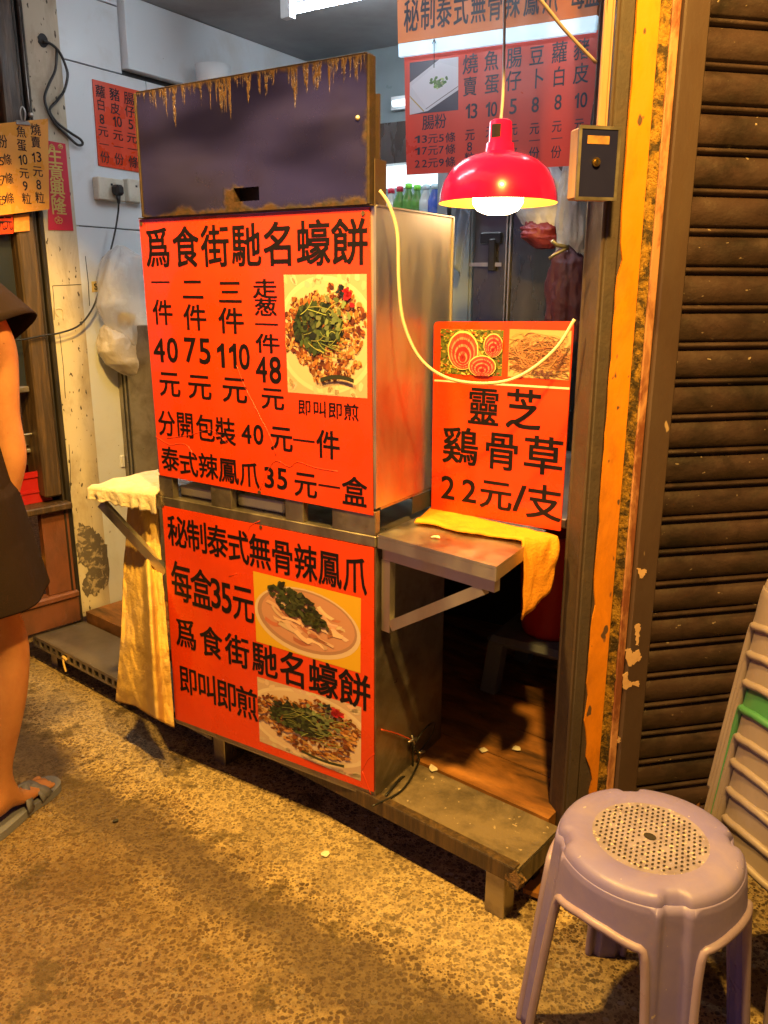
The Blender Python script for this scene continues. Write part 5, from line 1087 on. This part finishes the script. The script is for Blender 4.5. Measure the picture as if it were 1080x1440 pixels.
w = MB(); a = py(CART, 760, 190, 1.03); w.tube([(a.x - .02, 1.03, a.z), (.79, 1.03, a.z)], .004, 8); w.tube([(a.x - .015, 1.03, a.z), (a.x - .015, 1.03, 2.25)], .003, 6); solo('bag_rail', w, M['steel_dull'], 'thin steel rail the carrier bags hang from', 'rail', CART)
w = MB(); a = py(CART, 553, 146, 1.72); w.tube([(a.x, 1.72, a.z), (a.x + .5, 1.72, a.z)], .013, 10); t = thing('wall_tube_light', 'lit tube light low on the back wall beside the menu board', 'wall light', CART, (a.x, 1.74, a.z)); part('tube', w, M['fridge_lit'], t); w = MB(); w.box(a.x - .02, a.x + .52, 1.735, 1.758, a.z - .02, a.z + .03); part('housing', w, M['white_pl'], t)
w = MB(); q = py(WR, 800, 348, .03); w.tube([q, q + Vector((-.02, .01, .004)), q + Vector((-.03, .01, .012))], .004, 7); w.tube([q, q + Vector((-.022, .01, -.012)), q + Vector((-.034, .01, -.020))], .003, 7); solo('bag_clip', w, M['charcoal'], 'small black clip on the jamb edge above the dark red bag', 'clip', WR)

# bucket on a small stool in the dark
q = pz(CART, 727, 978, .145); print('BUCKET', q)
t = thing('bucket_stool', 'dark blue grey plastic stool standing in the dim shop under the red bucket', 'stool', CART, (q.x, q.y, .145))
zq = .325; w = MB(); cx_, cy_ = q.x + .055, q.y + .11
w.box(cx_ - .15, cx_ + .15, cy_ - .14, cy_ + .14, zq - .03, zq, bev=.018); part('seat', w, M['bluegrey'], t)
for ax in (-1, 1):
    for ay in (-1, 1):
        w = MB(); w.bar((cx_ + ax * .12, cy_ + ay * .11, zq - .02), (cx_ + ax * .135, cy_ + ay * .125, .146), .045, .045, (0, 1, 0)); part('leg', w, M['bluegrey'], t)
t = thing('red_bucket', 'dark red plastic bucket on the blue grey stool under the shelf', 'bucket', CART, (cx_, cy_, zq))
w = MB(); w.lathe([(0, .001), (.085, .001), (.09, .01), (.108, .30), (.113, .305), (.113, .315), (.103, .315), (.083, .02), (0, .015)], (cx_, cy_, zq), 30); part('body', w, M['dkred'], t)
w = MB(); w.tube([(cx_ + .12 * math.cos(a), cy_ + .12 * math.sin(a) * .4 - .09, zq + .27 - .05 * math.sin(a)) for a in [i * PI / 12 for i in range(13)]], .003, 6); part('handle', w, M['steel_dull'], t)

# ================================================================== STOOLS
def stool_meshes():
    out = {}
    H, rt = .42, .146; leg_a = [PI / 4 + i * PI / 2 for i in range(4)]
    def rad_(z): return rt + .0012 + .0018 * min(1, max(0, (H - .017 - z) / .01)) + (H - .02 - z) * .104
    def legness(th, hw):
        d = min(abs((th - a + PI) % (2 * PI) - PI) for a in leg_a); return 1 / (1 + math.exp(max(-60, min(60, (d - hw) / .010)))), d
    # seat: top disc with rolled edge and a notch over each leg
    prof = [(0.0, -.0015), (.06, -.001), (.092, 0), (.097, .0022), (.12, .002), (.134, -.0005), (.141, -.004), (.1455, -.011), (.147, -.018)]
    n = 128; mb = MB(); vs = []; fs = []; mi = []
    for (r, dz) in prof:
        for j in range(n):
            th = 2 * PI * j / n; g, d = legness(th, .125); k_ = g * max(0, min(1, (r - .126) / .014)); rr = r - .010 * k_
            vs.append((rr * math.cos(th), rr * math.sin(th), H + dz - .003 * k_))
    for i in range(len(prof) - 1):
        for j in range(n):
            if i == 0: continue
            fs.append((i * n + j, (i + 1) * n + j, (i + 1) * n + (j + 1) % n, i * n + (j + 1) % n)); mi.append(1 if i < 2 else 0)
    mb.add(vs, fs, 0, None, True)
    for q_, m_ in enumerate(mi): mb.m[q_] = m_
    mb.add([vs[n + j] for j in range(n)], [tuple(range(n))], 1, None, True)
    out['seat'] = mb
    # skirt and legs in one shell
    def zlow(d):     # d: angular distance from the leg centre
        hw = .20
        if d < hw: return 0.0
        if d < hw + .16:
            t_ = (d - hw) / .16; return .335 * (1 - (1 - t_) ** 5.0) ** .9
        return .335 + .010 * min(1, (d - hw - .16) / .3)
    cols = []
    for a in leg_a:
        for i in range(-9, 10): cols.append(a + i * .20 / 9)
        for i in range(1, 12): cols.append(a + .20 + .16 * (i / 11) ** 2.6)
        for i in range(1, 13): cols.append(a + .36 + (PI / 2 - .72) * i / 12)
        for i in range(1, 11): cols.append(a + PI / 2 - .20 - .16 * ((11 - i) / 11) ** 2.6)
    nv = 26; nc = len(cols); vs = []; fs = []
    for j in range(nv):
        v = j / (nv - 1)
        for th in cols:
            g, d = legness(th, .13); zl_ = zlow(d); z0 = H - .017; z = z0 + (zl_ - z0) * v
            taper = 1.0 - .28 * (1 - z / H)          # legs narrow towards the foot in angle
            a = leg_a[min(range(4), key=lambda q_: abs((th - leg_a[q_] + PI) % (2 * PI) - PI))]; dt = (th - a + PI) % (2 * PI) - PI
            if d < .36: dt *= (taper if z < .33 else 1 - (1 - taper) * 0 - .0) if False else (1 - .28 * max(0, (.36 - d) / .36) * (1 - z / H))
            rr = rad_(z) - .010 * g * (1 if v > .04 else .85); th2 = a + dt
            vs.append((rr * math.cos(th2), rr * math.sin(th2), z))
    for j in range(nv - 1):
        for i in range(nc): fs.append((j * nc + i, (j + 1) * nc + i, (j + 1) * nc + (i + 1) % nc, j * nc + (i + 1) % nc))
    shell_rows = vs; mb = MB(); mb.add(vs, fs, 0, None, True); out['skirt'] = mb
    # four leg pieces are the lower parts of the shell: split it by angle below the arch
    low = [shell_rows[(nv - 1) * nc + i] for i in range(nc)]
    per = nc // 4; mb = MB()
    for kq in range(4):
        idx = [(kq * per + i) % nc for i in range(18, per + 1)]
        P_ = [Vector(low[i]) for i in idx]; P_ = [p * 1.0 + Vector((p.x, p.y, 0)).normalized() * .002 for p in P_]
        mb.tube(P_, .0074, 8)
    out['bead'] = mb
    mb = MB(); R_ = random.Random(2)
    for i in range(-9, 10):
        for j in range(-9, 10):
            x, y = i * .0095 + (.00475 if j % 2 else 0), j * .0098
            if .014 < math.hypot(x, y) < .086 and R_.random() > .03:
                mb.add([(x + .0021 * math.cos(a) , y + .0030 * math.sin(a), H - .0004 + .0002 * (1 if math.hypot(x, y) > .06 else 0) - .0006 * (math.hypot(x, y) < .05)) for a in [q_ * PI / 4 for q_ in range(8)]], [tuple(range(8))])
    mb.add([(.0105 * math.cos(q_ * PI / 10), .0085 * math.sin(q_ * PI / 10), H - .0006) for q_ in range(20)], [tuple(range(20))])
    for v in mb.v: v.z += .0006
    out['hole'] = mb
    return out
SM = stool_meshes()
def make_stool(label, group, mats, holes=True):
    t = thing('plastic_stool', label, 'stool', GW, (0, 0, 0), group)
    s_ = part('seat', SM['seat'], [mats[0], mats[2]], t)
    k_ = part('skirt_and_legs', SM['skirt'], [mats[0]], t); solid(k_, .002)
    part('bead', SM['bead'], [mats[1]], t)
    if holes: part('perforations', SM['hole'], M['hole'], s_)
    return t
sc_ = pz(GW, 914, 1176, .42)
st = make_stool('worn lilac perforated stool standing alone in the right foreground', None, (M['lilac'], M['lilac_rim'], M['lilac_mid']))
st.location = (sc_.x, sc_.y, 0); st.rotation_euler = (0, 0, rad(-47))
st.scale = (1.015, 1.015, 1.0)
def copy_tree(o, par=None):
    c_ = o.copy(); COL.objects.link(c_); c_.parent = par
    for ch in o.children: copy_tree(ch, c_)
    return c_
GR = 'nested stools stacked by the shutter'
beige = make_stool('topmost grey beige stool of the tall stack by the shutter', GR, (M['beige'], M['beige'], M['beige']))
green = make_stool('only green stool in the tall stack by the shutter', GR, (M['green'], M['green'], M['green']), False)
base_p = Vector((.756, 1.222, 0)); tilt = Vector((.0055, .0095, .0485)); NST = 9
ords = ['topmost', 'second from top', 'third from top', '', 'next below the green', 'second below the green', 'third below the green', 'fourth below the green', 'bottom']
for i in range(NST):
    o = beige if i == 0 else green if i == 3 else copy_tree(beige)
    o.location = base_p + tilt * (NST - 1 - i); o.rotation_euler = (rad(-3), rad(2.5), rad(15 + (i * 37 % 5 - 2) * .8))
    if i not in (0, 3): o['label'] = '%s grey beige stool of the tall stack by the shutter' % ords[i]

# ================================================================== PERSON
def skin(name, nodes, edges, m, par, lv=2):
    me = bpy.data.meshes.new(name); me.from_pydata([n_[:3] for n_ in nodes], edges, []); o = bpy.data.objects.new(name, me); COL.objects.link(o)
    sk = o.modifiers.new('skin', 'SKIN'); sk.use_smooth_shade = True
    for i, n_ in enumerate(nodes):
        d = me.skin_vertices[0].data[i]; r = n_[3]; d.radius = (r if not isinstance(r, tuple) else r[0], r if not isinstance(r, tuple) else r[1]); d.use_root = (i == 0)
    sb = o.modifiers.new('sub', 'SUBSURF'); sb.levels = lv; sb.render_levels = lv
    dg = bpy.context.evaluated_depsgraph_get(); me2 = bpy.data.meshes.new_from_object(o.evaluated_get(dg)); bpy.data.objects.remove(o)
    for p in me2.polygons: p.use_smooth = True
    me2.materials.clear(); me2.materials.append(m); o2 = bpy.data.objects.new(name, me2); COL.objects.link(o2); o2.parent = par; return o2
PF = Frame((-.995, 1.765), -12)
pt = thing('person', 'person in a dark loose top and skirt with grey sandals seen from behind', 'person', PF, (0, 0, 0))
def pl_(x, y, yw): d = ray(x, y); return PF.loc(EYE + d * (yw / d.y))
wr = pl_(12, 700, 1.80); el = pl_(8, 600, 1.79); ua = pl_(2, 500, 1.78)
kn = pl_(12, 905, 1.80); an = pl_(-2, 1105, 1.775)
nodes = [(0, 0, .90, .115), (0, 0, 1.02, .105), (0, 0, 1.15, .115), (0, 0, 1.27, .12), (0, 0, 1.34, .07), (0, .005, 1.40, .045), (0, .015, 1.47, .062), (0, .02, 1.535, .075), (0, .015, 1.60, .055),
         (.13, 0, 1.32, .045), (ua.x, ua.y, 1.18, .040), (el.x, el.y, el.z + .02, .034), (el.x, el.y + .01, el.z - .07, .037), (wr.x, wr.y, wr.z, .022), (wr.x - .004, wr.y + .01, wr.z - .05, (.026, .016)), (wr.x - .008, wr.y + .015, wr.z - .085, (.026, .013)),
         (-.13, 0, 1.32, .045), (-.17, 0, 1.17, .040), (-.19, .02, 1.0, .034), (-.19, .05, .80, .022), (-.19, .055, .76, (.026, .016)), (-.19, .06, .72, (.026, .013)),
         (.085, 0, .80, .085), (kn.x - .01, 0.0, .62, .070), (kn.x, kn.y, .47, .052), (kn.x - .010, kn.y - .025, .35, .054), (an.x + .012, an.y - .01, .18, .036), (an.x, an.y, .085, .030), (an.x + .005, an.y + .06, .045, (.034, .022)), (an.x + .012, an.y + .13, .032, (.036, .013)),
         (-.085, 0, .80, .085), (-.10, 0, .62, .070), (-.11, 0, .47, .052), (-.115, -.02, .35, .054), (-.12, -.03, .18, .036), (-.12, -.03, .085, .030), (-.125, .03, .045, (.034, .022)), (-.13, .10, .032, (.036, .013)),
         (an.x - .002, an.y - .035, .045, .026), (-.12, -.065, .045, .026), (0, .10, 1.52, .012)]
edges = [(0, 1), (1, 2), (2, 3), (3, 4), (4, 5), (5, 6), (6, 7), (7, 8), (3, 9), (9, 10), (10, 11), (11, 12), (12, 13), (13, 14), (14, 15), (3, 16), (16, 17), (17, 18), (18, 19), (19, 20), (20, 21),
         (0, 22), (22, 23), (23, 24), (24, 25), (25, 26), (26, 27), (27, 28), (28, 29), (0, 30), (30, 31), (31, 32), (32, 33), (33, 34), (34, 35), (35, 36), (36, 37), (27, 38), (35, 39), (7, 40)]
# fingers and toes are part of the same continuous body
def digits(base_i, dirs):
    for (off, seg, r) in dirs:
        p = Vector(nodes[base_i][:3]) + Vector(off); last = base_i
        for sgm in seg: 
            p = p + Vector(sgm); nodes.append((p.x, p.y, p.z, r)); edges.append((last, len(nodes) - 1)); last = len(nodes) - 1
for hi, sg in ((15, 1), (21, -1)):
    digits(hi, [((0, -.018 + j * .013, -.012), [(0, 0, -.022), (-.004 * sg, .002, -.022), (-.010 * sg, .002, -.018 - .004 * (j in (1, 2)))], .0078) for j in range(4)])
for hi, sg in ((14, 1), (20, -1)): digits(hi, [((0, .024, -.002), [(-.006 * sg, .010, -.018), (-.008 * sg, .004, -.024)], .0085)])
for fi, sg in ((29, 1), (37, -1)): digits(fi, [((-.028 * sg + j * .0135 * sg, .012 - .004 * abs(j - 1), -.004), [(0, .016, -.002), (0, .014 + .006 * (j == 0), -.003)], .0095 if j == 0 else .0072) for j in range(5)])
body = skin('body', nodes, edges, M['skin'], pt)
# face details, hair
w = MB()
for sx_ in (-1, 1):
    w.lathe([(0, -.011), (.008, -.007), (.011, 0), (.008, .007), (0, .011)], (sx_ * .03, .088, 1.545), 12)
part('eye', w, M['white_pl'], pt)
w = MB(); w.tube([(-.022, .088, 1.482), (0, .094, 1.480), (.022, .088, 1.482)], .005, 8, spl=4); part('lips', w, mat('lip_skin', (.35, .10, .08), .4), pt)
for sx_ in (-1, 1): w = MB(); w.tube([(sx_ * .074, .015, 1.56), (sx_ * .084, .005, 1.55), (sx_ * .082, .01, 1.525), (sx_ * .074, .02, 1.51)], .008, 8, spl=3); part('ear', w, M['skin'], pt)
w = MB(); w.grid(lambda u, v: Vector((.088 * math.sin(PI * .62 * v + .02) * math.cos(2 * PI * u), .005 + .098 * math.sin(PI * .62 * v + .02) * math.sin(2 * PI * u), 1.56 + .10 * math.cos(PI * .62 * v + .02) - (.14 * v if math.sin(2 * PI * u) < .35 else 0))), 28, 14, closeu=True); part('hair', w, M['hair'], pt)
# top with loose sleeves
w = MB()
def ringfn(rows_, wav):
    def fn(u, v):
        f_ = v * (len(rows_) - 1); i = min(int(f_), len(rows_) - 2); g = f_ - i; g = g * g * (3 - 2 * g)
        r0, r1 = rows_[i], rows_[i + 1]; q_ = [r0[j] + (r1[j] - r0[j]) * g for j in range(5)]; th = 2 * PI * u; f2 = 1 + wav * v * (.6 * math.sin(th * 5 + 1) + .4 * math.sin(th * 9 + 2.3))
        return Vector((q_[0] + q_[3] * math.cos(th) * f2, q_[1] + q_[4] * math.sin(th) * f2, q_[2] + .012 * wav * 10 * v * math.sin(th * 3)))
    return fn
w.grid(ringfn([(0, 0, 1.375, .06, .055), (0, 0, 1.35, .12, .075), (0, 0, 1.30, .165, .10), (0, 0, 1.15, .160, .12), (0, 0, 1.0, .155, .12), (0, 0, .86, .175, .135)], .02), 48, 30, closeu=True); solid(part('blouse', w, M['dress'], pt), .003)
for sg in (-1, 1):
    ex, ey = (ua.x, ua.y) if sg > 0 else (-.17, 0)
    tip = pl_(22, 462, 1.78); w = MB(); A0 = Vector((sg * .10, 0, 1.32)); B0 = Vector((ex + sg * .012, ey, 1.205)); dd_ = (B0 - A0).normalized(); s1 = dd_.cross(Vector((0, 1, 0))).normalized(); s2 = Vector((0, 1, 0))
    w.grid(lambda u, v: A0.lerp(B0, v) + (s1 * math.cos(2 * PI * u) + s2 * math.sin(2 * PI * u) * 1.1) * (.062 + .008 * v + .006 * v * math.sin(2 * PI * u * 3)), 28, 10, closeu=True); solid(part('sleeve', w, M['dress'], pt), .003)
w = MB(); hem = pl_(66, 822, 1.79)
w.grid(ringfn([(0, 0, .93, .15, .125), (0, 0, .86, .18, .15), (0, 0, .75, max(.19, hem.x - .055), .19), (0, 0, .615, hem.x + .004, .225)], .075), 110, 30, closeu=True); solid(part('skirt', w, M['dress'], pt), .003)
w = MB(); w.tube([Vector((wr.x, wr.y, wr.z)) + Vector((.026 * math.cos(a), .026 * math.sin(a), .012 * math.cos(a + .6) - .002)) for a in [i * 2 * PI / 20 for i in range(21)]], .0016, 6); part('bracelet', w, M['brass'], pt)
for (ax, ay, hd_) in ((an.x, an.y, .10), (-.12, -.03, -.08)):
    sd = MB()
    out = [(-.030, -.062), (.0, -.075), (.030, -.060), (.036, -.01), (.036, .06), (.047, .12), (.044, .165), (.02, .19), (-.012, .192), (-.036, .165), (-.044, .11), (-.036, .04), (-.034, -.02)]
    P_ = spline([Vector((x, y, 0)) for x, y in out + [out[0]]], 4)[:-1]
    sd.prism([(ax + p.x + p.y * hd_ * .5, ay + p.y, .001) for p in P_], (0, 0, .020))
    so = part('sandal', sd, M['sandal'], pt)
    w = MB()
    for (x0_, y0_, x1_, y1_) in ((-.042, .055, .046, .12), (.042, .05, -.040, .12), (-.042, .11, .046, .10)):
        n_ = 12; vsx = []
        for i in range(n_ + 1):
            t_ = i / n_; x = x0_ + (x1_ - x0_) * t_; y = y0_ + (y1_ - y0_) * t_; z = .018 + .048 * math.sin(PI * t_) ** .7 - .012 * (y > .09) * math.sin(PI * t_)
            for dy in (-.012, .012): vsx.append((ax + x + y * hd_ * .5, ay + y + dy, z))
        w.add(vsx, [(2 * i, 2 * i + 1, 2 * i + 3, 2 * i + 2) for i in range(n_)], 0, None, True)
    solid(part('strap', w, M['sandal'], so), .004)
